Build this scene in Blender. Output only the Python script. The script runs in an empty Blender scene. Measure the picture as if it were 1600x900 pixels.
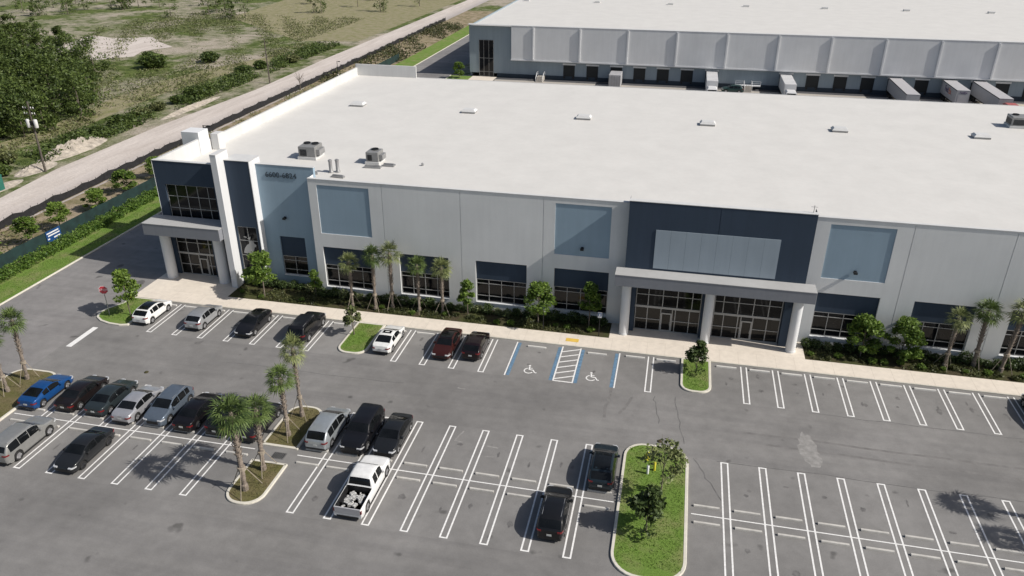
import bpy, math, random
import numpy as np
from mathutils import Vector, Matrix
R = math.radians
rnd = random.Random(7)
S = bpy.context.scene
COL = S.collection

# ------------------------------------------------------------------ helpers
def link(o, parent=None):
    COL.objects.link(o)
    if parent is not None:
        o.parent = parent
    return o

def tag(o, label=None, cat=None, group=None, kind=None):
    if label: o['label'] = label
    if cat: o['category'] = cat
    if group: o['group'] = group
    if kind: o['kind'] = kind
    return o

def thing(name, label, cat, loc=(0, 0, 0), rz=0.0, group=None):
    o = bpy.data.objects.new(name, None)
    o.location = loc; o.rotation_euler = (0, 0, rz)
    o.empty_display_size = 0.2
    link(o)
    return tag(o, label, cat, group)

class MB:
    """collects vertices and faces, linked later as ONE mesh object"""
    def __init__(s): s.v = []; s.f = []
    def add(s, vs, fs):
        b = len(s.v); s.v += [tuple(p) for p in vs]; s.f += [tuple(b + i for i in f) for f in fs]; return s
    def quad(s, a, b, c, d): return s.add([a, b, c, d], [(0, 1, 2, 3)])
    def box(s, x0, y0, z0, x1, y1, z1):
        if x1 < x0: x0, x1 = x1, x0
        if y1 < y0: y0, y1 = y1, y0
        if z1 < z0: z0, z1 = z1, z0
        return s.add([(x0, y0, z0), (x1, y0, z0), (x1, y1, z0), (x0, y1, z0), (x0, y0, z1), (x1, y0, z1), (x1, y1, z1), (x0, y1, z1)],
                     [(0, 3, 2, 1), (4, 5, 6, 7), (0, 1, 5, 4), (1, 2, 6, 5), (2, 3, 7, 6), (3, 0, 4, 7)])
    def bbox(s, x0, y0, z0, x1, y1, z1, b=0.03):
        """box with chamfered upper edges"""
        v = [(x0, y0, z0), (x1, y0, z0), (x1, y1, z0), (x0, y1, z0), (x0, y0, z1 - b), (x1, y0, z1 - b), (x1, y1, z1 - b), (x0, y1, z1 - b),
             (x0 + b, y0 + b, z1), (x1 - b, y0 + b, z1), (x1 - b, y1 - b, z1), (x0 + b, y1 - b, z1)]
        return s.add(v, [(0, 3, 2, 1), (0, 1, 5, 4), (1, 2, 6, 5), (2, 3, 7, 6), (3, 0, 4, 7), (4, 5, 9, 8), (5, 6, 10, 9), (6, 7, 11, 10), (7, 4, 8, 11), (8, 9, 10, 11)])
    def prism(s, poly, z0, z1):
        n = len(poly)
        vs = [(x, y, z0) for x, y in poly] + [(x, y, z1) for x, y in poly]
        fs = [tuple(range(n - 1, -1, -1)), tuple(range(n, 2 * n))] + [(i, (i + 1) % n, n + (i + 1) % n, n + i) for i in range(n)]
        return s.add(vs, fs)
    def sheet(s, poly, z): return s.add([(x, y, z) for x, y in poly], [tuple(range(len(poly)))])
    def tube(s, p0, p1, r0, r1=None, n=8, cap=True):
        r1 = r0 if r1 is None else r1
        p0 = Vector(p0); p1 = Vector(p1); d = (p1 - p0).normalized()
        a = d.orthogonal().normalized(); b = d.cross(a)
        vs = []
        for p, r in ((p0, r0), (p1, r1)):
            for i in range(n):
                t = 2 * math.pi * i / n
                vs.append(p + a * (r * math.cos(t)) + b * (r * math.sin(t)))
        fs = [(i, (i + 1) % n, n + (i + 1) % n, n + i) for i in range(n)]
        if cap: fs += [tuple(range(n - 1, -1, -1)), tuple(range(n, 2 * n))]
        return s.add(vs, fs)
    def lathe(s, prof, c=(0, 0), n=16, lean=(0, 0)):
        vs = []; fs = []
        for k, (r, z) in enumerate(prof):
            for i in range(n):
                t = 2 * math.pi * i / n
                vs.append((c[0] + r * math.cos(t) + lean[0] * z, c[1] + r * math.sin(t) + lean[1] * z, z))
        for k in range(len(prof) - 1):
            for i in range(n):
                j = (i + 1) % n
                fs.append((k * n + i, k * n + j, (k + 1) * n + j, (k + 1) * n + i))
        fs += [tuple(range(n - 1, -1, -1)), tuple(range((len(prof) - 1) * n, len(prof) * n))]
        return s.add(vs, fs)
    def build(s, name, mat, parent=None, smooth=None, local=False, kind=None):
        me = bpy.data.meshes.new(name)
        off = Vector((0, 0, 0))
        if parent is not None and not local:
            p = parent
            while p is not None:
                off = off + p.location; p = p.parent
        me.from_pydata([(x - off[0], y - off[1], z - off[2]) for x, y, z in s.v], [], s.f)
        me.materials.append(mat)
        me.update()
        if smooth is not None:
            me.polygons.foreach_set('use_smooth', [True] * len(me.polygons))
            me.set_sharp_from_angle(angle=R(smooth))
        o = bpy.data.objects.new(name, me)
        link(o, parent)
        if kind: o['kind'] = kind
        return o

def np_mesh(name, V, F, mat, parent=None, kind=None, smooth=False):
    me = bpy.data.meshes.new(name)
    me.from_pydata(V.tolist(), [], F.tolist())
    me.materials.append(mat)
    if smooth: me.polygons.foreach_set('use_smooth', [True] * len(me.polygons))
    me.update()
    o = bpy.data.objects.new(name, me); link(o, parent)
    if kind: o['kind'] = kind
    return o

def copy_tree(o, parent=None):
    c = o.copy(); COL.objects.link(c); c.parent = parent
    for ch in list(o.children):
        copy_tree(ch, c)
    return c

# ------------------------------------------------------------------ materials
def nodes(name):
    m = bpy.data.materials.new(name); m.use_nodes = True
    nt = m.node_tree; b = nt.nodes['Principled BSDF']
    return m, nt, b

def N(nt, typ, **kw):
    n = nt.nodes.new(typ)
    for k, v in kw.items():
        if k.startswith('i_'):
            key = k[2:]; key = int(key) if key.isdigit() else key.replace('_', ' ')
            n.inputs[key].default_value = v
        else: setattr(n, k, v)
    return n

def math_node(nt, op, a, b=None, clamp=False):
    n = nt.nodes.new('ShaderNodeMath'); n.operation = op; n.use_clamp = clamp
    for i, q in enumerate((a, b)):
        if q is None: continue
        if isinstance(q, (int, float)): n.inputs[i].default_value = q
        else: nt.links.new(q, n.inputs[i])
    return n.outputs[0]

def ramp(nt, fac, stops):
    r = nt.nodes.new('ShaderNodeValToRGB')
    e = r.color_ramp.elements
    while len(e) < len(stops): e.new(0.5)
    for i, (p, c) in enumerate(stops):
        e[i].position = p; e[i].color = (*c, 1)
    nt.links.new(fac, r.inputs[0])
    return r.outputs[0]

def mixc(nt, fac, a, b, blend='MIX'):
    m = nt.nodes.new('ShaderNodeMix'); m.data_type = 'RGBA'; m.blend_type = blend
    if isinstance(fac, (int, float)): m.inputs['Factor'].default_value = fac
    else: nt.links.new(fac, m.inputs['Factor'])
    for k, q in ((6, a), (7, b)):
        if isinstance(q, tuple): m.inputs[k].default_value = (*q, 1)
        else: nt.links.new(q, m.inputs[k])
    return m.outputs[2]

def noise(nt, scale, detail=4, rough=0.55, vec=None, stretch=None):
    n = N(nt, 'ShaderNodeTexNoise'); n.inputs['Scale'].default_value = scale
    n.inputs['Detail'].default_value = detail; n.inputs['Roughness'].default_value = rough
    g = nt.nodes.new('ShaderNodeNewGeometry')
    src = vec or g.outputs['Position']
    if stretch:
        mp = N(nt, 'ShaderNodeMapping'); mp.inputs['Scale'].default_value = stretch
        nt.links.new(src, mp.inputs['Vector']); src = mp.outputs[0]
    nt.links.new(src, n.inputs['Vector'])
    return n.outputs['Fac']

def bump(nt, b, h, strength=0.3, dist=0.02):
    n = N(nt, 'ShaderNodeBump'); n.inputs['Strength'].default_value = strength; n.inputs['Distance'].default_value = dist
    nt.links.new(h, n.inputs['Height']); nt.links.new(n.outputs[0], b.inputs['Normal'])

def plain(name, c, rough=0.6, metal=0.0, var=0.12, scale=1.5, spec=0.5, coat=0.0, stretch=None):
    m, nt, b = nodes(name)
    f = noise(nt, scale, 5, 0.6, stretch=stretch)
    lo = tuple(max(0, x * (1 - var)) for x in c); hi = tuple(min(1, x * (1 + var)) for x in c)
    nt.links.new(ramp(nt, f, [(0.3, lo), (0.7, hi)]), b.inputs['Base Color'])
    b.inputs['Roughness'].default_value = rough; b.inputs['Metallic'].default_value = metal
    b.inputs['Specular IOR Level'].default_value = spec; b.inputs['Coat Weight'].default_value = coat
    b.inputs['Coat Roughness'].default_value = 0.05
    return m

def stained(name, c, rough=0.8, streak=0.12):
    """painted or cast surface with faint blotches and vertical rain streaks"""
    m, nt, b = nodes(name)
    big = noise(nt, 0.25, 4, 0.6)
    st = noise(nt, 1.0, 4, 0.65, stretch=(1.6, 1.6, 0.12))
    c1 = ramp(nt, big, [(0.25, tuple(x * 0.94 for x in c)), (0.75, tuple(min(1, x * 1.04) for x in c))])
    c2 = ramp(nt, st, [(0.35, (1 - streak,) * 3), (0.62, (1, 1, 1))])
    nt.links.new(mixc(nt, 1.0, c1, c2, 'MULTIPLY'), b.inputs['Base Color'])
    b.inputs['Roughness'].default_value = rough
    b.inputs['Specular IOR Level'].default_value = 0.3
    return m

def asphalt(name, c, tracks=True):
    m, nt, b = nodes(name)
    big = noise(nt, 0.075, 6, 0.62)
    mid = noise(nt, 0.9, 5, 0.65)
    fine = noise(nt, 14, 3, 0.7)
    lane = noise(nt, 0.5, 4, 0.6, stretch=(0.09, 1.2, 1))
    col = ramp(nt, big, [(0.32, tuple(x * 0.78 for x in c)), (0.68, tuple(x * 1.16 for x in c))])
    col = mixc(nt, 1.0, col, ramp(nt, mid, [(0.3, (0.88,) * 3), (0.7, (1.06,) * 3)]), 'MULTIPLY')
    col = mixc(nt, 1.0, col, ramp(nt, fine, [(0.2, (0.80,) * 3), (0.8, (1.16,) * 3)]), 'MULTIPLY')
    if tracks:
        col = mixc(nt, 1.0, col, ramp(nt, lane, [(0.32, (0.86, 0.86, 0.87)), (0.6, (1.03,) * 3)]), 'MULTIPLY')
    # oil drips
    sp = noise(nt, 0.55, 2, 0.4)
    col = mixc(nt, 1.0, col, ramp(nt, sp, [(0.24, (0.55,) * 3), (0.30, (1, 1, 1))]), 'MULTIPLY')
    nt.links.new(col, b.inputs['Base Color'])
    b.inputs['Roughness'].default_value = 0.9; b.inputs['Specular IOR Level'].default_value = 0.25
    bump(nt, b, fine, 0.25, 0.02)
    return m

def foliage(name, dark, light, transl=0.25, patch=1.1):
    m, nt, b = nodes(name)
    g = nt.nodes.new('ShaderNodeNewGeometry')
    n1 = noise(nt, patch, 3, 0.5)
    f = math_node(nt, 'ADD', math_node(nt, 'MULTIPLY', g.outputs['Random Per Island'], 0.55), math_node(nt, 'MULTIPLY', n1, 0.55))
    oi = nt.nodes.new('ShaderNodeObjectInfo')
    f = math_node(nt, 'ADD', f, math_node(nt, 'MULTIPLY', math_node(nt, 'SUBTRACT', oi.outputs['Random'], 0.5), 0.16))
    col = ramp(nt, f, [(0.2, dark), (0.85, light)])
    nt.links.new(col, b.inputs['Base Color'])
    b.inputs['Roughness'].default_value = 0.55; b.inputs['Specular IOR Level'].default_value = 0.35
    tr = nt.nodes.new('ShaderNodeBsdfTranslucent'); nt.links.new(col, tr.inputs['Color'])
    mx = nt.nodes.new('ShaderNodeMixShader'); mx.inputs[0].default_value = transl
    nt.links.new(b.outputs[0], mx.inputs[1]); nt.links.new(tr.outputs[0], mx.inputs[2])
    nt.links.new(mx.outputs[0], nt.nodes['Material Output'].inputs['Surface'])
    return m

def lawn_mat(name, a, c, dry=None, dryfrac=0.6):
    m, nt, b = nodes(name)
    f = noise(nt, 9, 4, 0.7); big = noise(nt, 0.45, 4, 0.6)
    col = ramp(nt, f, [(0.3, a), (0.7, c)])
    if dry: col = mixc(nt, ramp(nt, big, [(dryfrac - 0.12, (0, 0, 0)), (dryfrac + 0.12, (1, 1, 1))]), col, dry)
    nt.links.new(col, b.inputs['Base Color']); b.inputs['Roughness'].default_value = 0.9
    b.inputs['Specular IOR Level'].default_value = 0.15
    bump(nt, b, noise(nt, 22, 3, 0.8), 0.9, 0.06)
    return m

def paint(name, c, metal=0.0, rough=0.28):
    m, nt, b = nodes(name)
    fl = noise(nt, 3.0, 2, 0.5)
    nt.links.new(ramp(nt, fl, [(0.3, tuple(x * 0.93 for x in c)), (0.7, tuple(min(1, x * 1.05) for x in c))]), b.inputs['Base Color'])
    b.inputs['Metallic'].default_value = metal; b.inputs['Roughness'].default_value = rough
    b.inputs['Specular IOR Level'].default_value = 0.25; b.inputs['Coat Weight'].default_value = 0.45; b.inputs['Coat Roughness'].default_value = 0.03
    return m

def glass(name, c=(0.012, 0.014, 0.016), rough=0.06, spec=0.5):
    m, nt, b = nodes(name)
    f = noise(nt, 0.7, 3, 0.5)
    nt.links.new(ramp(nt, f, [(0.3, tuple(x * 0.6 for x in c)), (0.7, tuple(x * 1.5 for x in c))]), b.inputs['Base Color'])
    b.inputs['Roughness'].default_value = rough; b.inputs['Specular IOR Level'].default_value = spec
    return m

M = {}
M['aisle'] = asphalt('asphalt_aisle', (0.222, 0.215, 0.207))
M['stalls'] = asphalt('asphalt_stalls', (0.228, 0.221, 0.213), tracks=False)
M['drive'] = asphalt('asphalt_drive', (0.246, 0.236, 0.229))
M['court'] = asphalt('asphalt_court', (0.10, 0.10, 0.105))
M['concrete'] = stained('walk_concrete', (0.74, 0.665, 0.57), 0.85, 0.10)
M['kerb'] = stained('kerb_concrete', (0.66, 0.625, 0.54), 0.85, 0.12)
M['stop_conc'] = stained('stop_concrete', (0.66, 0.64, 0.60), 0.8, 0.12)
M['stop_dull'] = stained('stop_concrete_dull', (0.57, 0.55, 0.51), 0.85, 0.2)  # wheel stop concrete in a toned-down, darker grey for the double row
M['court_conc'] = stained('court_concrete', (0.42, 0.39, 0.35), 0.85, 0.10)
M['line'] = plain('road_paint_white', (0.78, 0.77, 0.75), 0.7, var=0.14, scale=5)
M['line_blue'] = plain('road_paint_blue', (0.12, 0.21, 0.31), 0.7, var=0.3, scale=3)
M['yellow'] = plain('tactile_yellow', (0.72, 0.48, 0.09), 0.7, var=0.1)
M['seal'] = plain('crack_sealer', (0.13, 0.127, 0.124), 0.8, var=0.3)
M['rubber_mark'] = plain('rubber_mark', (0.175, 0.168, 0.162), 0.85, var=0.2, scale=1.2)
M['pale_stain'] = plain('pale_stain', (0.262, 0.253, 0.242), 0.9, var=0.25, scale=2.2)
M['roof'] = stained('roof_membrane', (0.64, 0.625, 0.595), 0.75, 0.03)
M['coping'] = stained('white_coping', (0.62, 0.62, 0.61), 0.6, 0.06)
M['wall'] = stained('wall_light_grey', (0.74, 0.75, 0.745), 0.85, 0.04)
M['white'] = stained('wall_white', (0.70, 0.71, 0.72), 0.8, 0.06)
M['canopy'] = stained('canopy_grey', (0.24, 0.25, 0.275), 0.8, 0.05)
M['canopy_top'] = stained('canopy_coping_grey', (0.42, 0.42, 0.415), 0.8, 0.05)
M['panel'] = stained('wall_blue_grey', (0.30, 0.40, 0.485), 0.85, 0.05)
M['sign_panel'] = stained('sign_panel_blue_grey', (0.34, 0.40, 0.455), 0.8, 0.05)
M['navy'] = stained('wall_navy', (0.042, 0.062, 0.094), 0.8, 0.08)
M['dark_pil'] = stained('wall_dark_grey', (0.06, 0.068, 0.08), 0.8, 0.08)
M['frame'] = plain('window_frame_aluminium', (0.38, 0.38, 0.375), 0.45, 0.2, var=0.05)
M['pane'] = glass('window_glass_dark', (0.007, 0.008, 0.010), 0.06, 0.26)
M['pane_brown'] = glass('entrance_glass', (0.010, 0.0095, 0.009), 0.06, 0.3)
M['dark_metal'] = plain('dark_metal', (0.02, 0.021, 0.023), 0.5, 0.3)
M['grey_metal'] = plain('galvanised_metal', (0.33, 0.33, 0.33), 0.45, 0.5, var=0.15)
M['ac_body'] = plain('unit_casing', (0.26, 0.26, 0.255), 0.5, 0.2, var=0.12)
M['black'] = plain('black_plastic', (0.012, 0.012, 0.013), 0.6)
M['tyre'] = plain('tyre_rubber', (0.016, 0.016, 0.016), 0.8)
M['rim'] = plain('wheel_alloy', (0.42, 0.42, 0.43), 0.35, 0.7)
M['rim_dark'] = plain('wheel_alloy_dark', (0.05, 0.05, 0.055), 0.35, 0.7)
M['car_glass'] = glass('car_glass', (0.007, 0.008, 0.009), 0.03, 0.32)
M['lamp_red'] = plain('tail_lamp_red', (0.16, 0.010, 0.012), 0.2, var=0.1, coat=0.5)
M['lamp_clear'] = plain('head_lamp_clear', (0.62, 0.63, 0.64), 0.12, 0.2, coat=0.8)
M['plate'] = plain('number_plate', (0.55, 0.56, 0.54), 0.5)
M['trunk'] = plain('palm_bark', (0.20, 0.165, 0.135), 0.95, var=0.4, scale=7)
M['bark'] = plain('tree_bark', (0.15, 0.125, 0.10), 0.95, var=0.35, scale=6)
M['brace'] = plain('brace_timber', (0.30, 0.255, 0.20), 0.85, var=0.2, scale=4)
M['palm_leaf'] = foliage('palm_leaf', (0.030, 0.058, 0.016), (0.16, 0.22, 0.065), 0.2)
M['palm_leaf_dry'] = foliage('palm_leaf_pale', (0.055, 0.080, 0.026), (0.27, 0.30, 0.12), 0.2)
M['leaf'] = foliage('leaf_green', (0.045, 0.095, 0.016), (0.23, 0.335, 0.06), 0.4)
M['leaf_dark'] = foliage('leaf_dark', (0.016, 0.032, 0.009), (0.085, 0.125, 0.034), 0.2)
M['leaf_bronze'] = foliage('leaf_bronze', (0.045, 0.060, 0.018), (0.24, 0.275, 0.11), 0.2)
M['leaf_hedge'] = foliage('leaf_hedge', (0.045, 0.10, 0.016), (0.20, 0.31, 0.055), 0.35)
M['leaf_wood'] = foliage('leaf_wood', (0.025, 0.048, 0.012), (0.12, 0.165, 0.038), 0.25, 0.22)
M['leaf_scrub'] = foliage('leaf_scrub', (0.060, 0.075, 0.026), (0.21, 0.225, 0.09), 0.25)
M['leaf_cover'] = foliage('leaf_cover', (0.022, 0.032, 0.010), (0.115, 0.125, 0.04), 0.25)
M['lawn'] = lawn_mat('lawn_grass', (0.10, 0.175, 0.030), (0.195, 0.30, 0.062), (0.235, 0.25, 0.10), 0.57)
M['lawn_dry'] = lawn_mat('lawn_dry_grass', (0.085, 0.088, 0.03), (0.17, 0.16, 0.06), (0.19, 0.155, 0.085), 0.5)
M['mulch'] = lawn_mat('mulch_bed', (0.040, 0.032, 0.020), (0.105, 0.085, 0.050), (0.065, 0.075, 0.025), 0.5)
M['screen'] = plain('windscreen_fabric', (0.010, 0.030, 0.028), 0.9, var=0.4, scale=0.8)
M['silt'] = plain('silt_fence_fabric', (0.014, 0.014, 0.016), 0.9, var=0.5, scale=2)
M['blue_sign'] = plain('sign_blue', (0.012, 0.06, 0.19), 0.5)
M['sign_white'] = plain('sign_white', (0.75, 0.76, 0.76), 0.5, var=0.04)
M['sign_red'] = plain('sign_red', (0.55, 0.05, 0.07), 0.4, var=0.05)
M['text_dark'] = plain('lettering_dark', (0.045, 0.065, 0.085), 0.6)
M['trailer'] = plain('trailer_grey', (0.40, 0.40, 0.415), 0.5, var=0.07)
M['trailer_roof'] = plain('trailer_roof', (0.46, 0.45, 0.46), 0.5, var=0.07)
M['truck_white'] = plain('truck_white', (0.68, 0.68, 0.68), 0.4, var=0.04)
M['truck_red'] = plain('truck_red', (0.45, 0.05, 0.035), 0.35, var=0.08, coat=0.5)
M['purple'] = plain('lettering_purple', (0.07, 0.025, 0.13), 0.5)
M['orange'] = plain('lettering_orange', (0.6, 0.12, 0.02), 0.5)
M['dock_wall'] = stained('dock_wall_blue_grey', (0.30, 0.355, 0.395), 0.85, 0.08)
M['dock_base'] = stained('dock_base_dark', (0.045, 0.060, 0.078), 0.85, 0.1)
M['fascia'] = stained('dock_fascia_grey', (0.74, 0.745, 0.75), 0.8, 0.04)
M['dock_door'] = plain('dock_door_black', (0.008, 0.011, 0.013), 0.6)
M['hydrant'] = plain('hydrant_yellow', (0.62, 0.56, 0.05), 0.5)
M['teal_tank'] = plain('tank_teal', (0.02, 0.13, 0.10), 0.6)
M['pole_wood'] = plain('pole_timber', (0.10, 0.085, 0.07), 0.9, var=0.3, scale=3)
M['ceramic'] = plain('transformer_grey', (0.62, 0.62, 0.60), 0.5)
M['rock'] = plain('spoil_rock', (0.36, 0.32, 0.27), 0.95, var=0.35, scale=1.3)

def dirt_mat():
    m, nt, b = nodes('dirt_road')
    s = noise(nt, 0.5, 6, 0.65, stretch=(1.0, 0.12, 1)); f = noise(nt, 2.2, 6, 0.7)
    c = ramp(nt, s, [(0.3, (0.50, 0.44, 0.395)), (0.7, (0.68, 0.615, 0.565))])
    c = mixc(nt, 1.0, c, ramp(nt, f, [(0.25, (0.8, 0.8, 0.8)), (0.7, (1.08,) * 3)]), 'MULTIPLY')
    # greyer compacted side next to the silt fence (wear, kept by world position)
    g = nt.nodes.new('ShaderNodeNewGeometry'); sp = nt.nodes.new('ShaderNodeSeparateXYZ'); nt.links.new(g.outputs['Position'], sp.inputs[0])
    k = math_node(nt, 'ADD', math_node(nt, 'MULTIPLY', math_node(nt, 'ADD', sp.outputs[0], 93.0), 0.22), math_node(nt, 'MULTIPLY', math_node(nt, 'SUBTRACT', s, 0.5), 1.5), True)
    c = mixc(nt, k, c, mixc(nt, 1.0, c, (0.74, 0.75, 0.78), 'MULTIPLY'))
    nt.links.new(c, b.inputs['Base Color']); b.inputs['Roughness'].default_value = 0.95; b.inputs['Specular IOR Level'].default_value = 0.2
    bump(nt, b, f, 0.5, 0.12)
    return m
M['dirt'] = dirt_mat()

def scrub_mat():
    m, nt, b = nodes('scrub_ground')
    a = noise(nt, 0.045, 6, 0.62); d = noise(nt, 0.35, 6, 0.7); f = noise(nt, 2.5, 5, 0.75)
    veg = ramp(nt, d, [(0.3, (0.045, 0.070, 0.018)), (0.55, (0.125, 0.160, 0.048)), (0.75, (0.21, 0.215, 0.09))])
    soil = ramp(nt, f, [(0.3, (0.32, 0.275, 0.215)), (0.7, (0.50, 0.445, 0.37))])
    c = mixc(nt, ramp(nt, math_node(nt, 'ADD', math_node(nt, 'MULTIPLY', a, 0.75), math_node(nt, 'MULTIPLY', d, 0.35)), [(0.50, (0, 0, 0)), (0.64, (1, 1, 1))]), veg, soil)
    c = mixc(nt, 1.0, c, ramp(nt, f, [(0.25, (0.72,) * 3), (0.7, (1.1,) * 3)]), 'MULTIPLY')
    nt.links.new(c, b.inputs['Base Color']); b.inputs['Roughness'].default_value = 0.95; b.inputs['Specular IOR Level'].default_value = 0.1
    bump(nt, b, f, 0.8, 0.25)
    return m
M['scrub'] = scrub_mat()
M['verge'] = lawn_mat('verge_brown', (0.13, 0.12, 0.05), (0.25, 0.21, 0.12), (0.36, 0.29, 0.21), 0.5)
M['track'] = lawn_mat('track_pale', (0.22, 0.20, 0.115), (0.36, 0.32, 0.22), (0.20, 0.20, 0.085), 0.55)

# ------------------------------------------------------------------ ground and paving
MB().sheet([(-1500, -1500), (1500, -1500), (1500, 1500), (-1500, 1500)], -0.06).build('ground', M['scrub'], kind='structure')
MB().sheet([(-70.3, -120), (160, -120), (160, 6.55), (-70.3, 6.55)], 0.0).build('parking_lot', M['stalls'], kind='structure')
MB().sheet([(-57.6, -8.45), (160, -8.45), (160, -0.15), (-57.6, -0.15)], 0.004).build('drive_aisle', M['aisle'], kind='structure')
MB().sheet([(-57.6, -120), (160, -120), (160, -21.35), (-57.6, -21.35)], 0.004).build('drive_aisle', M['aisle'], kind='structure')
MB().sheet([(-70.3, -120), (-57.604, -120), (-57.604, 6.55), (-70.3, 6.55)], 0.005).build('side_road', M['drive'], kind='structure')
MB().sheet([(-70.3, 6.554), (-57.4, 6.554), (-57.4, 260), (-70.3, 260)], 0.002).build('side_road', M['drive'], kind='structure')
MB().sheet([(-57.396, 71.9), (200, 71.9), (200, 133.6), (-57.396, 133.6)], 0.0).build('truck_court', M['court'], kind='structure')
MB().sheet([(-51.6, 112), (-45.3, 112), (-45.3, 133.2), (-51.6, 133.2)], 0.10).build('entrance_path', M['concrete'], kind='structure')
MB().sheet([(-45.2, 112), (180, 112), (180, 130.9), (-45.2, 130.9)], 0.006).build('dock_apron', M['court_conc'], kind='structure')

# walks
wk = MB()
wk.prism([(-53.6, 6.55), (160, 6.55), (160, 8.75), (-53.6, 8.75)], 0.0, 0.13)
wk.build('sidewalk', M['concrete'], kind='structure')
MB().prism([(-57.4, 6.55), (-53.604, 6.55), (-53.604, 8.754), (-47.0, 8.754), (-47.0, 14), (-57.4, 14)], 0.0, 0.134).build('entrance_pavement', M['concrete'], kind='structure')
MB().prism([(-4.4, 8.754), (14.6, 8.754), (14.6, 12), (-4.4, 12)], 0.0, 0.134).build('entrance_pavement', M['concrete'], kind='structure')
MB().box(-8.6, 7.2, 0.13, -7.3, 7.85, 0.142).build('tactile_pavement', M['yellow'], kind='structure')
# joints of the walk
jj = MB()
for i in range(70):
    x = -53.0 + i * 1.75
    if x < 60: jj.box(x, 6.56, 0.128, x + 0.025, 8.74, 0.1335)
jj.build('sidewalk_joints', plain('joint_dark', (0.55, 0.49, 0.42), 0.9), kind='structure')

# planting beds, verge, lawns
MB().prism([(-46.99, 8.76), (-4.41, 8.76), (-4.41, 13.4), (-46.99, 13.4)], 0.0, 0.10).build('planting_bed_soil', M['mulch'], kind='structure')
MB().prism([(14.61, 8.76), (160, 8.76), (160, 11.99), (14.61, 11.99)], 0.0, 0.10).build('planting_bed_soil', M['mulch'], kind='structure')
MB().prism([(-75.9, -120), (-70.46, -120), (-70.46, 260), (-75.9, 260)], -0.05, 0.10).build('verge_lawn', M['lawn'], kind='structure')
MB().prism([(-57.26, 14.01), (-56.42, 14.01), (-56.42, 71.8), (-57.26, 71.8)], -0.05, 0.11).build('side_lawn', M['lawn'], kind='structure')
MB().sheet([(-87.6, -120), (-75.904, -120), (-75.904, 260), (-87.6, 260)], -0.02).build('verge_ground', M['verge'], kind='structure')
MB().sheet([(-98.0, -120), (-87.604, -120), (-87.604, 320), (-97, 320), (-98.4, 150), (-97.4, 107), (-99.6, 73), (-99.4, 45), (-97.3, 30)], -0.03).build('dirt_road', M['dirt'], kind='structure')
MB().sheet([(-114, 20), (-114.5, 50), (-113.6, 69), (-115, 82), (-116, 97), (-114.6, 117), (-110, 137), (-104, 170), (-108, 172), (-117, 143), (-122, 129), (-125, 108), (-124.5, 94), (-121.9, 79), (-119.7, 64), (-121, 52), (-120, 20)], -0.035).build('grass_track', M['track'], kind='structure')
MB().sheet([(-176, 123), (-170, 127.5), (-165, 126), (-160, 132), (-153, 139), (-156, 147), (-152, 156), (-161, 163), (-170, 172), (-180, 166), (-191, 171), (-186, 150), (-181, 140), (-183, 131)], -0.03).build('cleared_ground', M['dirt'], kind='structure')
MB().sheet([(-120, 175), (-101, 178), (-100, 300), (-180, 300), (-170, 220)], -0.04).build('cleared_ground', M['track'], kind='structure')
MB().sheet([(-57.3, 126), (-51.2, 126), (-51.2, 133), (-57.3, 133)], 0.05).build('rear_lawn', M['lawn'], kind='structure')

def arc(cx, cy, r, a0, a1, n=7):
    return [(cx + r * math.cos(R(a0 + (a1 - a0) * i / n)), cy + r * math.sin(R(a0 + (a1 - a0) * i / n))) for i in range(n + 1)]

def rpoly(x0, y0, x1, y1, r):
    """rectangle with corner radii (bl, br, tr, tl)"""
    bl, br, tr, tl = r
    p = []
    p += arc(x0 + bl, y0 + bl, bl, 180, 270) if bl > 0 else [(x0, y0)]
    p += arc(x1 - br, y0 + br, br, 270, 360) if br > 0 else [(x1, y0)]
    p += arc(x1 - tr, y1 - tr, tr, 0, 90) if tr > 0 else [(x1, y1)]
    p += arc(x0 + tl, y1 - tl, tl, 90, 180) if tl > 0 else [(x0, y1)]
    return p

def inset(poly, d):
    n = len(poly); out = []
    for i in range(n):
        a = Vector(poly[i - 1]); b = Vector(poly[i]); c = Vector(poly[(i + 1) % n])
        e1 = (b - a); e2 = (c - b)
        if e1.length < 1e-6: e1 = e2
        if e2.length < 1e-6: e2 = e1
        n1 = Vector((-e1.y, e1.x)).normalized(); n2 = Vector((-e2.y, e2.x)).normalized()
        m = (n1 + n2)
        m = m.normalized() if m.length > 1e-6 else n1
        k = d / max(0.35, m.dot(n1))
        out.append((b.x + m.x * k, b.y + m.y * k))
    return out

def island(poly, mat, w=0.22, h=0.14):
    inn = inset(poly, w); n = len(poly)
    k = MB()
    ch = inset(poly, 0.03)
    vs = [(x, y, -0.01) for x, y in poly] + [(x, y, h - 0.03) for x, y in poly] + [(x, y, h) for x, y in ch] + [(x, y, h) for x, y in inn] + [(x, y, 0.02) for x, y in inn]
    fs = []
    for lv in range(4):
        for i in range(n):
            j = (i + 1) % n
            fs.append((lv * n + i, lv * n + j, (lv + 1) * n + j, (lv + 1) * n + i))
    k.add(vs, fs)
    k.build('kerb', M['kerb'], kind='structure')
    MB().sheet(inset(poly, w + 0.002), h - 0.02).build('island_lawn', mat, kind='structure')

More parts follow.
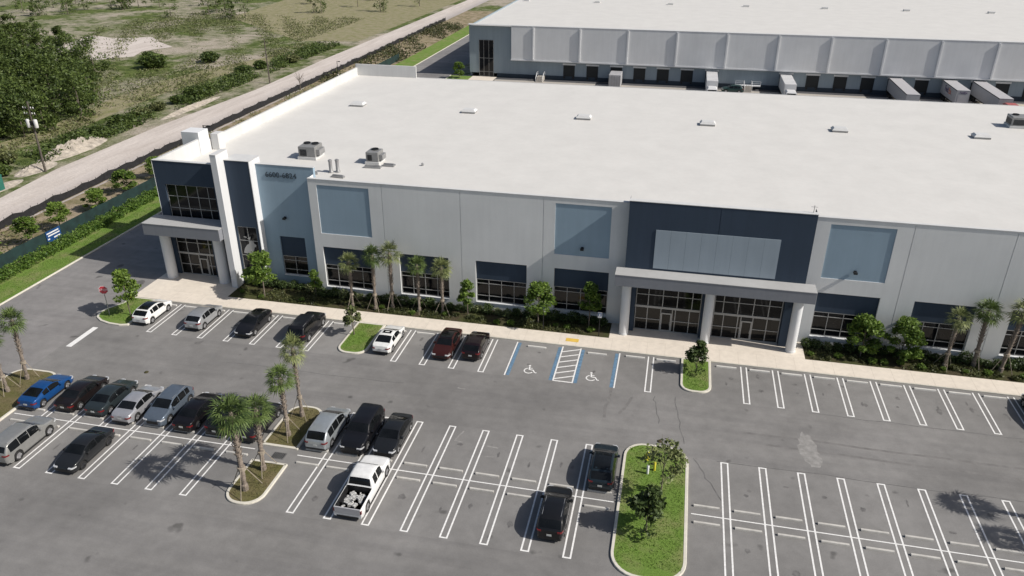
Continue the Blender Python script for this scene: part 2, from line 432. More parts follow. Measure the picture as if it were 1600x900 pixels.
island(rpoly(-30.55, 0.4, -27.45, 6.5, (1.2, 1.2, 0, 0)), M['lawn'])
island(rpoly(2.85, 0.8, 5.65, 6.5, (1.1, 1.1, 0, 0)), M['lawn'])
island(rpoly(-30.35, -14.45, -27.15, -8.7, (0.1, 0.1, 1.3, 1.3)), M['lawn_dry'])
island(rpoly(-30.15, -21.2, -27.05, -16.3, (1.4, 1.4, 0.1, 0.1)), M['lawn_dry'])
island(rpoly(-1.35, -22.0, 3.75, -7.7, (2.0, 2.0, 1.7, 1.7)), M['lawn'])
island(rpoly(-58.6, -21.4, -53.65, -8.7, (1.5, 1.5, 1.5, 1.5)), M['lawn_dry'])
island([(-53.75, 6.5), (-57.35, 6.5), (-57.45, 5.0), (-58.35, 3.5), (-58.55, 2.4), (-58.1, 1.5), (-57.2, 0.9), (-56.0, 0.55), (-54.6, 0.45), (-53.75, 0.7)], M['lawn'])
# road kerbs
for x0, x1, y0, y1 in ((-70.45, -70.28, -120, 260), (-57.4, -57.27, 14.0, 71.8), (-57.4, -57.25, 112, 133)):
    MB().bbox(x0, y0, -0.02, x1, y1, 0.14, 0.025).build('kerb', M['kerb'], kind='structure')
MB().bbox(-53.6, 6.42, -0.02, 160, 6.546, 0.132, 0.02).build('kerb', M['kerb'], kind='structure')

# ------------------------------------------------------------------ painted markings
ZL = 0.009
P = 2.9
mk = MB()
def rect(x0, y0, x1, y1, z=ZL, b=None): (b or mk).sheet([(x0, y0), (x1, y0), (x1, y1), (x0, y1)], z)
def hairpin(x, y0, y1, c0=True, c1=False):
    for s in (-1, 1): rect(x + s * 0.25 - 0.06, y0, x + s * 0.25 + 0.06, y1)
    if c0: rect(x - 0.1895, y0, x + 0.1895, y0 + 0.12)
    if c1: rect(x - 0.1895, y1 - 0.12, x + 0.1895, y1)
front_lines = [1.349 + P * k for k in range(-18, -11)] + [1.781 + P * k for k in (-9, -8, -7, -6)] + [0.0] + [P * k for k in range(3, 20)]
for x in front_lines: hairpin(x, 0.0, 6.2)
grid = -41.854
D_left = [grid + P * k for k in (-3, -2, -1, 0, 1, 2, 3)]
for x in D_left: hairpin(x, -21.19, -8.65, True, True)
mid_lines = [1.61 + P * k for k in range(-9, -1)]
for x in mid_lines: hairpin(x, -21.19, -8.63, True, True)
right_lines = [6.523 + P * k for k in range(0, 18)]
for x in right_lines: hairpin(x, -21.19, -8.63, True, True)
mk.build('parking_lines', M['line'], kind='structure')
c = MB()
for x0, x1 in ((-53.4, -30.6), (-26.9, -1.6), (4.0, 60)): rect(x0, -15.07, x1, -14.97, 0.013, c)
c.build('row_centre_line', M['line'], kind='structure')
c = MB(); rect(-57.1, -4.3, -56.5, -0.3, 0.014, c); c.build('stop_line', M['line'], kind='structure')
# accessible stalls
h = MB(); bl = MB()
rect(-13.35, 0.0, -13.23, 6.2, ZL, h); rect(-3.1, 0.0, -2.98, 6.2, ZL, h)
rect(-8.75, 0.0, -8.62, 6.3, ZL, h); rect(-6.95, 0.0, -6.82, 6.3, ZL, h); rect(-8.619, 0.0, -6.951, 0.13, ZL, h)
for i in range(6):
    y = 0.3 + i * 0.98
    h.sheet([(-8.618, y), (-8.618, y + 0.16), (-6.952, y + 0.95), (-6.952, y + 0.79)], ZL)
for x0, x1 in ((-13.18, -12.86), (-9.1, -8.78), (-6.79, -6.47), (-3.46, -3.14)): rect(x0, 0.05, x1, 6.1, ZL, bl)
def stroke(b, pts, w, z):
    for (xa, ya), (xb, yb) in zip(pts[:-1], pts[1:]):
        d = Vector((xb - xa, yb - ya)); d.normalize(); nn = Vector((-d.y, d.x)) * w / 2
        b.sheet([(xa - nn.x, ya - nn.y), (xb - nn.x, yb - nn.y), (xb + nn.x, yb + nn.y), (xa + nn.x, ya + nn.y)], z)
for cx in (-11.15, -5.25):
    cy = 1.35
    wheel = [(cx - 0.05 + 0.42 * math.cos(R(a)), cy - 0.15 + 0.42 * math.sin(R(a))) for a in range(110, 345, 15)]
    stroke(h, wheel, 0.12, 0.010)
    stroke(h, [(cx - 0.08, cy + 0.55), (cx - 0.02, cy + 0.02)], 0.13, 0.011)
    stroke(h, [(cx - 0.02, cy + 0.05), (cx + 0.35, cy + 0.02)], 0.12, 0.012)
    stroke(h, [(cx + 0.33, cy + 0.05), (cx + 0.58, cy - 0.42), (cx + 0.74, cy - 0.36)], 0.12, 0.013)
    stroke(h, [(cx - 0.06, cy + 0.32), (cx + 0.25, cy + 0.30)], 0.10, 0.014)
    h.sheet([(cx - 0.09 + 0.12 * math.cos(R(a)), cy + 0.72 + 0.12 * math.sin(R(a))) for a in range(0, 360, 30)], 0.0105)
h.build('accessible_bay_markings', M['line'], kind='structure')
bl.build('accessible_bay_blue_lines', M['line_blue'], kind='structure')
# crack sealer, tyre marks, stain
cr = MB()
def wob(p0, p1, n, amp, seed):
    r_ = random.Random(seed); out = []
    for i in range(n + 1):
        t = i / n
        out.append((p0[0] + (p1[0] - p0[0]) * t + r_.uniform(-amp, amp), p0[1] + (p1[1] - p0[1]) * t + r_.uniform(-amp, amp)))
    return out
for i, (a, b_) in enumerate((((2.4, -0.3), (3.3, -7.0)), ((4.2, -8.7), (6.3, -13.4)), ((0.6, -0.6), (1.2, -4.5)), ((14, -0.2), (34, -0.25)), ((6, -8.5), (30, -8.55)), ((-40, -3.6), (-22, -3.4)))):
    stroke(cr, wob(a, b_, 9, 0.12, i), 0.07, 0.0075)
cr.build('crack_sealer_lines', M['seal'], kind='structure')
tm = MB()
for i, (a, b_) in enumerate((((-3.15, 0.0), (-3.5, -4.6)), ((-1.2, -1.0), (-2.2, -3.8)), ((8.0, -4.2), (33, -4.4)), ((10.0, -5.6), (33, -5.9)))):
    stroke(tm, wob(a, b_, 8, 0.10, 40 + i), 0.26, 0.0070)
tm.build('tyre_marks', M['rubber_mark'], kind='structure')
os_ = MB(); r_ = random.Random(61)
def blot(b, x, y, a, c_, z, seed):
    q = random.Random(seed); b.sheet([(x + a * q.uniform(.6, 1.1) * math.cos(t), y + c_ * q.uniform(.6, 1.1) * math.sin(t)) for t in [i * math.pi / 8 for i in range(16)]], z)
for i, x in enumerate([1.45, 7.1] + [P * (k + .5) for k in range(3, 11)] + [-11.2, -5.2, -22.9]):
    for q in range(2): blot(os_, x + r_.uniform(-.5, .5), r_.uniform(2.0, 4.8), r_.uniform(.06, .32), r_.uniform(.1, .5), 0.0070, i * 5 + q)
for i, x in enumerate([1.61 + P * (k + .5) for k in range(-9, -2)] + [6.523 + P * (k + .5) for k in range(9)] + [grid + P * (k + .5) for k in range(-2, 4)]):
    for yy in (-11.5, -18.2):
        blot(os_, x + r_.uniform(-.5, .5), yy + r_.uniform(-1.6, 1.6), r_.uniform(.06, .34), r_.uniform(.1, .5), 0.0070, 300 + i * 5 + int(yy))
os_.build('oil_stains', plain('oil_stain', (0.135, 0.13, 0.126), 0.75, var=0.35, scale=3), kind='structure')
ps = MB()
r_ = random.Random(3)
ps.sheet([(13.3 + (0.85 + r_.uniform(-.3, .25)) * math.cos(t) * 0.9 - 0.12 * math.sin(t), -5.6 + (2.3 + r_.uniform(-.5, .4)) * math.sin(t)) for t in [i * math.pi / 14 for i in range(28)]], 0.0072)
for a_, b_ in (((-15.1, -10.4), (-14.7, -9.1)), ((-15.2, -10.5), (-14.4, -10.6)), ((-12.3, -10.6), (-11.4, -10.7)), ((-12.2, -12.0), (-11.5, -11.9)), ((-17.0, -3.0), (-16.2, -3.1))):
    stroke(ps, wob(a_, b_, 4, .04, int(a_[0] * 10)), .14, 0.0072)
ps.build('dry_spill_stain', M['pale_stain'], kind='structure')

# ------------------------------------------------------------------ wheel stops
def wheel_stop_mesh():
    b = MB()
    pr = [(-0.11, 0), (-0.085, 0.12), (-0.055, 0.14), (0.055, 0.14), (0.085, 0.12), (0.11, 0)]
    n = len(pr); vs = [(-0.92, y, z) for y, z in pr] + [(0.92, y, z) for y, z in pr]
    b.add(vs, [(i, i + 1, n + i + 1, n + i) for i in range(n - 1)] + [tuple(range(n)), tuple(range(2 * n - 1, n - 1, -1))])
    return b
ws_ = {}
def wheel_stop(x, y, label, group, z=0.008):
    key = y < -1
    if key not in ws_: o = ws_[key] = wheel_stop_mesh().build('wheel_stop', M['stop_dull'] if key else M['stop_conc'])
    else: o = ws_[key].copy(); COL.objects.link(o)
    o.location = (x, y, z); tag(o, label, 'wheel stop', group)
def mids(l): return [(a + b) / 2 for a, b in zip(l[:-1], l[1:]) if abs(b - a) < 3.3]
for x in [-52.3] + mids([1.349 + P * k for k in range(-18, -11)]) + [-32.0]:
    wheel_stop(x, 5.75, 'concrete wheel stop at the sidewalk between the tower and first lawn island', 'wheel stops along the sidewalk by the tower')
for x in [-25.9] + mids([1.781 + P * k for k in (-9, -8, -7, -6)]):
    wheel_stop(x, 5.75, 'concrete wheel stop at the sidewalk between first lawn island and accessible bays', 'wheel stops along the sidewalk by the palms')
for x, w in ((-11.2, 'beside the wheelchair symbol, in front of the dark bay before the yellow ramp'), (-5.2, 'between the yellow ramp and the entrance columns')):
    wheel_stop(x, 5.55, 'concrete wheel stop of the accessible bay ' + ('before the yellow ramp' if x < -8 else 'nearest the entrance columns'), 'wheel stops')
for x in [-1.5, 1.45]:
    wheel_stop(x, 5.75, 'concrete wheel stop between the accessible bays and the small tree island', 'wheel stops before the entrance')
for x in [7.1] + mids([P * k for k in range(3, 15)]):
    wheel_stop(x, 5.75, 'white concrete wheel stop in the empty row right of the entrance', 'wheel stops right of the entrance')
for yy, nm in ((-14.15, 'building side'), (-15.9, 'near side')):
    for x in mids([grid + P * k for k in (-4, -3, -2, -1, 0, 1, 2, 3, 4)]):
        wheel_stop(x, yy, 'wheel stop on the %s of the double row by the parked cars' % nm, 'wheel stops in the double row, %s, by the parked cars' % nm)
    for x in mids(mid_lines) + [-25.6, -2.75]:
        wheel_stop(x, yy, 'wheel stop on the %s of the double row between the two islands' % nm, 'wheel stops in the double row, %s, between islands' % nm)
    for x in [5.1] + mids(right_lines[:10]):
        wheel_stop(x, yy, 'wheel stop on the %s of the double row right of big island' % nm, 'wheel stops in the double row, %s, right part' % nm)

# ------------------------------------------------------------------ main warehouse
def text_mesh(name, s, size, mat, parent, loc, rot, ext=0.03, align='CENTER'):
    cu = bpy.data.curves.new(name, 'FONT'); cu.body = s; cu.size = size; cu.extrude = ext
    cu.align_x = align; cu.align_y = 'CENTER'; cu.resolution_u = 3
    t = bpy.data.objects.new(name, cu); COL.objects.link(t)
    dg = bpy.context.evaluated_depsgraph_get()
    me = bpy.data.meshes.new_from_object(t.evaluated_get(dg))
    COL.objects.unlink(t); bpy.data.objects.remove(t)
    me.materials.clear(); me.materials.append(mat)
    o = bpy.data.objects.new(name, me); link(o, parent)
    off = Vector((0, 0, 0)); p = parent
    while p is not None: off = off + p.location; p = p.parent
    o.location = Vector(loc) - off; o.rotation_euler = rot
    return o

def wall_holes(b, x0, x1, z0, z1, y, holes):
    """front wall facing -Y with recesses (x0,x1,z0,z1,depth); reveals and recess backs included"""
    xs = sorted({x0, x1, *[h[0] for h in holes], *[h[1] for h in holes]}); zs = sorted({z0, z1, *[h[2] for h in holes], *[h[3] for h in holes]})
    xs = [x for x in xs if x0 <= x <= x1]; zs = [z for z in zs if z0 <= z <= z1]
    for i in range(len(xs) - 1):
        for j in range(len(zs) - 1):
            cx = (xs[i] + xs[i + 1]) / 2; cz = (zs[j] + zs[j + 1]) / 2
            if any(h[0] < cx < h[1] and h[2] < cz < h[3] for h in holes): continue
            b.quad((xs[i], y, zs[j]), (xs[i + 1], y, zs[j]), (xs[i + 1], y, zs[j + 1]), (xs[i], y, zs[j + 1]))
    for a, c_, e, f, d in holes:
        b.quad((a, y, e), (a, y, f), (a, y + d, f), (a, y + d, e)); b.quad((c_, y, e), (c_, y + d, e), (c_, y + d, f), (c_, y, f))
        b.quad((a, y, e), (a, y + d, e), (c_, y + d, e), (c_, y, e)); b.quad((a, y, f), (c_, y, f), (c_, y + d, f), (a, y + d, f))
        b.quad((a, y + d, e), (c_, y + d, e), (c_, y + d, f), (a, y + d, f))

WH = thing('warehouse', 'long white-roofed grey warehouse with navy entrance portal and glazed corner tower', 'warehouse', (20, 30, 0))

def window(parent, x0, x1, z0, z1, yb, xs, zs, sill=True, pane='pane', bar=0.06, name='window'):
    """frame in front of the recess back yb; pane as a sub-part"""
    f = MB(); y0 = yb - 0.09; y1 = yb - 0.012
    xs = [x0 + bar / 2] + list(xs) + [x1 - bar / 2]; zz = [z0 + bar / 2] + list(zs) + [z1 - bar / 2]
    for x in xs: f.box(x - bar / 2, y0, z0, x + bar / 2, y1, z1)
    for z in zz:
        for a, b_ in zip(xs[:-1], xs[1:]): f.box(a + bar / 2, y0 + 0.004, z - bar / 2, b_ - bar / 2, y1 - 0.004, z + bar / 2)
    w = f.build(name, M['frame'], parent)
    p = MB(); p.quad((x0 + 0.01, yb - 0.035, z0 + 0.01), (x1 - 0.01, yb - 0.035, z0 + 0.01), (x1 - 0.01, yb - 0.035, z1 - 0.01), (x0 + 0.01, yb - 0.035, z1 - 0.01))
    p.build('pane', M[pane], w)
    if sill: MB().box(x0, yb - 0.36, z0 - 0.06, x1, yb - 0.094, z0 - 0.003).build('sill', M['white'], w)
    return w

bays = [(-36.4, -30.62), (-27.6, -22.1), (-19.1, -13.6), (-10.7, -5.05), (15.2, 20.9), (23.95, 29.4), (32.45, 38.1), (40.9, 46.5), (49.3, 55.0), (57.8, 63.4)]
uppers = [(-36.35, -30.5), (-10.75, -5.15), (15.2, 20.95), (49.3, 55.0)]
joints = [-29.07, -20.62, -11.95, 22.42, 29.85 + 1.05, 39.5, 48]
PZ = 13.55
for seg, (xa, xb) in enumerate(((-37.3, -3.4), (13.7, 130))):
    b = MB(); hs = []
    for a, c_ in bays:
        if xa < a and c_ < xb: hs.append((a, c_, 0.95, 5.85, 0.3))
    for a, c_ in uppers:
        if xa < a and c_ < xb: hs.append((a, c_, 7.43, 12.95, 0.09))
    for j in joints:
        if xa < j < xb: hs.append((j - 0.035, j + 0.035, 0.2, PZ - 0.12, 0.06))
    wall_holes(b, xa, xb, 0, PZ, 12.0, hs)
    b.quad((xa, 12.0, PZ), (xb, 12.0, PZ), (xb, 12.3, PZ), (xa, 12.3, PZ))
    b.quad((xa, 12.0, 0), (xa, 12.0, PZ), (xa, 13.6, PZ), (xa, 13.6, 0))
    b.build('wall', M['wall'], WH)
for a, c_ in uppers:
    q = MB(); q.box(a + 0.004, 12.06, 7.434, c_ - 0.004, 12.088, 12.946)
    q.build('painted_panel', M['panel'], WH)
for a, c_ in bays:
    MB().box(a + 0.004, 12.22, 3.68, c_ - 0.004, 12.297, 5.846).build('painted_panel', M['navy'], WH)
    w = (c_ - a)
    window(WH, a + 0.03, c_ - 0.03, 1.02, 3.675, 12.3, [a + w * k / 4 for k in (1, 2, 3)], [1.72, 3.17])
# front parapet backs and coping
cp = MB()
for xa, xb in ((-37.3, -3.4), (13.7, 130)): cp.box(xa + 0.0, 11.95, PZ + 0.003, xb, 12.36, PZ + 0.06)
cp.box(-3.43, 10.72, 14.205, 13.73, 11.36, 14.26)
cp.build('coping', M['coping'], WH)
pb = MB()
for xa, xb in ((-37.3, 130),): pb.box(xa, 12.31, 11.9, xb, 12.36, PZ)
pb.box(-56.4, 13.62, 11.9, -56.1, 71.3, 13.35)
pb.box(-56.4, 71.3, 11.0, -45.2, 71.62, 13.95)
pb.box(-56.42, 13.5, 11.9, -56.08, 24, 13.93)
pb.build('parapet', M['coping'], WH)
# roof and rear / side walls
rf = MB(); rf.box(-56.09, 14.62, 11.6, -37.31, 71.6, 12.0); rf.box(-37.308, 12.37, 11.6, 130, 71.6, 12.0)
roof = rf.build('roof', M['roof'], WH)
sw = MB(); sw.box(-56.4, 13.6, 0, -56.12, 71.28, 11.88)
sw.box(-56.1, 71.32, 0, 130, 71.62, 11.58)
sw.build('wall', M['wall'], WH)
ed = MB(); ed.box(-45.19, 71.64, 11.4, 130, 71.8, 12.03); ed.build('gutter', M['coping'], WH)

# portal
b = MB()
ho = [(-2.15, 4.4, 0.0, 5.3, 0.65), (5.6, 12.2, 0.0, 5.3, 0.65), (5.09, 5.15, 6.0, 14.0, 0.05)]
PY = 10.75
wall_holes(b, -3.4, 13.7, 0, 14.2, PY, ho)
b.quad((-3.4, PY, 0), (-3.4, PY, 14.2), (-3.4, 12.5, 14.2), (-3.4, 12.5, 0)); b.quad((13.7, PY, 0), (13.7, 12.5, 0), (13.7, 12.5, 14.2), (13.7, PY, 14.2))
b.quad((-3.4, PY, 14.2), (13.7, PY, 14.2), (13.7, 11.35, 14.2), (-3.4, 11.35, 14.2)); b.quad((-3.4, 11.35, 14.2), (13.7, 11.35, 14.2), (13.7, 11.35, 11.9), (-3.4, 11.35, 11.9))
b.build('portal_wall', M['navy'], WH)
sp_ = MB()
for i in range(8):
    xa = -0.70 + i * 11.55 / 8; sp_.box(xa + 0.006, 10.705, 7.43, xa + 11.55 / 8 - 0.006, 10.747, 11.48)
sp_.build('sign_panel', M['sign_panel'], WH)

def storefront(x0, xs_top, xs_bot, door, zt, yb, parent, mirror_w=None):
    f = MB(); y0 = yb - 0.12; y1 = yb - 0.02; bw = 0.08
    def bar(xa, za, xb, zb): f.box(xa, y0, za, xb, y1, zb)
    W = xs_bot[-1]
    for x in xs_bot: bar(x0 + x - bw / 2, 0.14, x0 + x + bw / 2, 2.72)
    for x in xs_top: bar(x0 + x - bw / 2, 2.951, x0 + x + bw / 2, zt)
    f.box(x0 - bw / 2, y0 - 0.02, 2.721, x0 + W + bw / 2, y1, 2.95)
    def hbar(z, xs, skip=None):
        for a, c_ in zip(xs[:-1], xs[1:]):
            if skip and a >= skip[0] - 0.01 and c_ <= skip[1] + 0.01: continue
            f.box(x0 + a + bw / 2, y0 + 0.005, z - 0.035, x0 + c_ - bw / 2, y1 - 0.005, z + 0.035)
    hbar(1.42, xs_bot, door); hbar(0.18, xs_bot, door); hbar(4.2, xs_top); hbar(zt - 0.04, xs_top)
    s = f.build('storefront', M['frame'], parent)
    p = MB(); yq = yb - 0.05
    p.quad((x0, yq, 0.14), (x0 + W, yq, 0.14), (x0 + W, yq, zt), (x0, yq, zt)); p.build('pane', M['pane_brown'], s)
    d = MB(); da, db = x0 + door[0] + 0.05, x0 + door[1] - 0.05
    d.box(da, y0 - 0.03, 0.15, da + 0.11, y0 - 0.002, 2.3); d.box(db - 0.11, y0 - 0.03, 0.15, db, y0 - 0.002, 2.3)
    d.box(da + 0.11, y0 - 0.03, 2.16, db - 0.11, y0 - 0.002, 2.3); d.box(da + 0.11, y0 - 0.03, 0.15, db - 0.11, y0 - 0.002, 0.35)
    d.build('door', M['frame'], s)
    hn = MB(); hn.tube((db - 0.15, y0 - 0.07, 0.95), (db - 0.15, y0 - 0.07, 1.3), 0.02); hn.build('handle', M['grey_metal'], s)
    n = MB(); n.box(da + 0.1, y0 - 0.028, 2.38, db - 0.1, y0 - 0.002, 2.66); n.build('number_board', M['black'], s)
    return s
bL = [0.04, 1.25, 2.6, 3.75, 4.05, 5.45, 6.45]; tL = [0.04, 1.25, 2.7, 4.15, 5.6, 6.45]
storefront(-2.1, tL, bL, (2.6, 3.75), 5.25, 11.4, WH)
W_ = 6.49
storefront(5.65, sorted(W_ - x for x in tL), sorted(W_ - x for x in bL), (W_ - 3.75, W_ - 2.6), 5.25, 11.4, WH)

def canopy(x0, x1, y0, y1, z0, z1, parent):
    b = MB(); b.box(x0, y0, z0, x1, y1, z1); b.box(x0 + 0.25, y0 + 0.25, z0 - 0.06, x1 - 0.25, y1 - 0.1, z0 - 0.003)
    o = b.build('canopy', M['canopy'], parent)
    t = MB(); t.box(x0 - 0.03, y0 - 0.03, z1 + 0.003, x1 + 0.03, y1, z1 + 0.06); t.build('coping', M['canopy_top'], o)
    return o
canopy(-4.2, 14.55, 8.95, 10.74, 6.0, 7.15, WH)
def column(x, y, r, h, parent):
    b = MB(); b.lathe([(r + 0.03, 0.12), (r + 0.03, 0.3), (r, 0.32), (r, h)], (x, y), 24)
    b.build('column', M['white'], parent, smooth=40)
for x in (-3.05, 5.07, 13.3): column(x, 10.05, 0.47, 5.99, WH)

# tower
b = MB(); th = [(-55.35, -49.25, 7.05, 11.25, 0.25), (-55.5, -50.85, 0, 5.6, 0.25)]
wall_holes(b, -56.4, -47.7, 0, 13.95, 13.1, th)
b.quad((-56.4, 13.1, 13.95), (-47.7, 13.1, 13.95), (-47.7, 13.5, 13.95), (-56.4, 13.5, 13.95)); b.quad((-56.4, 13.5, 13.95), (-47.7, 13.5, 13.95), (-47.7, 13.5, 11.9), (-56.4, 13.5, 11.9))
b.build('tower_wall', M['navy'], WH)
q = MB(); q.box(-56.43, 13.06, 0, -56.405, 13.62, 13.95); q.build('corner_trim', M['white'], WH)
window(WH, -55.32, -49.28, 7.08, 11.22, 13.35, [-54.15, -52.85, -51.5, -50.2], [8.45, 9.85], sill=False)
storefront(-55.45, [0.04, 1.25, 2.7, 4.1, 4.56], [0.04, 1.25, 2.55, 3.65, 4.0, 4.56], (2.55, 3.65), 5.4, 13.35, WH)
canopy(-57.2, -47.74, 10.3, 13.05, 6.1, 7.42, WH)
for x in (-56.0, -49.25): column(x, 12.1, 0.6, 6.08, WH)
f = MB(); f.box(-47.68, 11.0, 0.1, -46.98, 13.3, 15.7); f.build('tower_fin', M['white'], WH)
f = MB(); f.box(-47.70, 10.97, 15.703, -46.96, 13.33, 15.76); f.build('coping', M['coping'], WH)
f = MB(); f.box(-58.3, 21.8, 0.1, -56.0, 23.9, 14.75); f.build('tower_fin', M['white'], WH)
f = MB(); f.box(-55.98, 24.2, 11.9, -55.0, 25.6, 14.0); f.build('roof_upstand', M['coping'], WH)
b = MB(); wall_holes(b, -46.97, -44.1, 0, 14.8, 12.35, [(-46.75, -44.4, 0.3, 7.2, 0.2)])
b.quad((-46.97, 12.35, 14.8), (-44.1, 12.35, 14.8), (-44.1, 14.6, 14.8), (-46.97, 14.6, 14.8))
b.quad((-46.97, 14.6, 14.8), (-44.1, 14.6, 14.8), (-44.1, 14.6, 11.9), (-46.97, 14.6, 11.9))
b.build('tower_wall', M['navy'], WH)
q = MB(); q.box(-44.096, 12.33, 0, -44.02, 14.6, 14.83); q.build('corner_trim', M['white'], WH)
w = window(WH, -46.73, -44.42, 0.35, 7.17, 12.55, [-45.55], [2.0, 3.7, 5.5], sill=False)
# white logo film on the pane: a leaping shape under a small plume
lg = MB()
yl = 12.455
body = [(-46.42, 3.95), (-45.55, 3.85), (-45.1, 4.35), (-44.95, 4.8), (-44.78, 4.75), (-44.72, 5.05), (-44.95, 5.2), (-45.0, 5.45), (-45.45, 5.5), (-45.6, 5.15), (-45.9, 4.95), (-46.2, 4.55)]
lg.add([(x, yl, z) for x, z in body], [tuple(range(len(body)))])
for pl in ([(-45.75, 5.75), (-45.4, 5.62), (-45.25, 6.05), (-45.45, 5.95)], [(-46.15, 5.9), (-45.78, 5.82), (-45.78, 5.95), (-46.1, 6.02)]):
    lg.add([(x, yl, z) for x, z in pl], [(0, 1, 2, 3)])
lg.build('logo', M['frame'], w)
b = MB(); wall_holes(b, -44.09, -37.25, 0, 14.25, 13.5, [(-42.3, -39.25, 1.15, 5.96, 0.25)])
b.quad((-44.09, 13.5, 14.25), (-37.25, 13.5, 14.25), (-37.25, 13.9, 14.25), (-44.09, 13.9, 14.25)); b.quad((-44.09, 13.9, 14.25), (-37.25, 13.9, 14.25), (-37.25, 13.9, 11.9), (-44.09, 13.9, 11.9))
b.quad((-37.25, 13.5, 0), (-37.25, 13.9, 0), (-37.25, 13.9, 14.25), (-37.25, 13.5, 14.25))
b.build('tower_wall', M['panel'], WH)
MB().box(-42.296, 13.67, 3.52, -39.254, 13.747, 5.956).build('painted_panel', M['navy'], WH)
window(WH, -42.27, -39.28, 1.22, 3.515, 13.75, [-40.78], [1.85, 3.0])
f = MB(); f.box(-44.09, 13.46, 14.253, -37.2, 13.95, 14.3); f.box(-56.43, 13.06, 13.953, -47.71, 13.55, 14.0); f.box(-46.97, 12.31, 14.803, -44.02, 14.65, 14.86); f.build('coping', M['coping'], WH)
text_mesh('building_number', '6600-6824', 0.86, M['text_dark'], WH, (-41.1, 13.455, 13.15), (R(90), 0, 0), 0.03)
# wall lamps
for x, y, z in ((-41.25, 13.5, 8.25), (-7.88, 12.0, 8.33), (18.13, 12.0, 8.34), (44, 12.0, 8.34)):
    b = MB(); b.box(x - 0.17, y - 0.45, z - 0.1, x + 0.17, y - 0.05, z + 0.08); b.box(x - 0.12, y - 0.06, z - 0.14, x + 0.12, y - 0.002, z + 0.14)
    b.build('wall_lamp', M['dark_metal'], WH)

# ------------------------------------------------------------------ rooftop equipment
def rtu(name, x, y, L, W, H, label, fans=True):
    t = thing(name, label, 'air conditioner', (x, y, 12.02), 0, 'rooftop air conditioners')
    b = MB(); b.box(-L / 2 - 0.12, -W / 2 - 0.12, 0, L / 2 + 0.12, W / 2 + 0.12, 0.3); b.build('roof_curb', M['coping'], t, local=True)
    b = MB(); b.bbox(-L / 2, -W / 2, 0.303, L / 2, W / 2, H, 0.05); b.box(-L / 2 - 0.02, -W / 2 + 0.1, H * 0.92, L / 2 + 0.02, W / 2 - 0.1, H * 0.94); b.build('casing', M['ac_body'], t, local=True)
    b = MB()
    for i in range(7):
        z = 0.45 + i * (H - 0.75) / 7; b.box(-L / 2 - 0.035, -W / 2 + 0.15, z, -L / 2 - 0.003, W / 2 - 0.15, z + 0.07)
        b.box(-L / 2 + 0.2, -W / 2 - 0.035, z, 0.0, -W / 2 - 0.003, z + 0.07)
    b.build('louvre', M['dark_metal'], t, local=True)
    for fx in ((-L / 4, L / 4) if fans else (0,)):
        b = MB(); b.lathe([(0.42, H + 0.003), (0.42, H + 0.14), (0.36, H + 0.14), (0.36, H + 0.05), (0.1, H + 0.05)], (fx, W / 6), 16); b.build('fan_guard', M['dark_metal'], t, local=True)
    b = MB(); b.box(L / 2 + 0.003, -W / 3, 0.5, L / 2 + 0.45, W / 3, H * 0.75); b.build('hood', M['grey_metal'], t, local=True)
    return t
rtu('rooftop_unit', -42.6, 23.9, 2.1, 2.2, 1.55, 'large grey rooftop air conditioner with two fans, nearest the tower', True)
rtu('rooftop_unit', -34.3, 23.6, 1.5, 1.8, 1.45, 'smaller dark-sided rooftop air conditioner right of the bigger one by the tower', False)
rtu('rooftop_unit', 46.6, 58.3, 3.2, 2.2, 1.5, 'grey rooftop air conditioner far back at the right side of the white roof', True)
for i, (x, y) in enumerate(((-37.8, 18.9), (-37.1, 19.2))):
    b = MB(); b.lathe([(0.3, 0), (0.28, 0.15), (0.2, 0.25), (0.2, 1.3), (0.24, 1.32), (0.24, 1.45), (0.08, 1.55)], (0, 0), 12)
    o = b.build('vent_pipe', M['grey_metal'], smooth=40); o.location = (x, y, 12.0)
    tag(o, ('first' if i == 0 else 'second') + ' of two thin grey vent pipes standing on the roof edge, counted from the tower', 'vent pipe', 'vent pipes on the roof')
for i, (x, y, w, d, rz) in enumerate(((-39.9, 17.6, 1.9, 0.5, 0.5), (-36.3, 17.4, 1.5, 0.5, -0.1), (-32.2, 22.6, 1.4, 0.7, 0.0), (-33.8, 21.5, 2.0, 0.5, 0.05))):
    b = MB(); b.bbox(-w / 2, -d / 2, 0, w / 2, d / 2, 0.18, 0.03); b.box(-w / 2 + 0.1, -0.1, 0.183, w / 2 - 0.1, 0.1, 0.3)
    o = b.build('condensate_support', M['grey_metal']); o.location = (x, y, 12.02); o.rotation_euler[2] = rz
    tag(o, ['low grey pipe rack lying on the roof beside the navy tower', 'low grey pipe rack on the roof in front of the two vent pipes', 'short grey walkway pad right of the smaller rooftop unit', 'long grey walkway pad in front of the smaller rooftop unit'][i], 'pipe rack', 'low racks on the roof')
lab = ['nearest the white left parapet', 'second from the left parapet', 'above the palms, third from the left parapet', 'behind the navy entrance portal', 'right of the one behind the navy portal', 'nearest the right-hand rooftop unit']
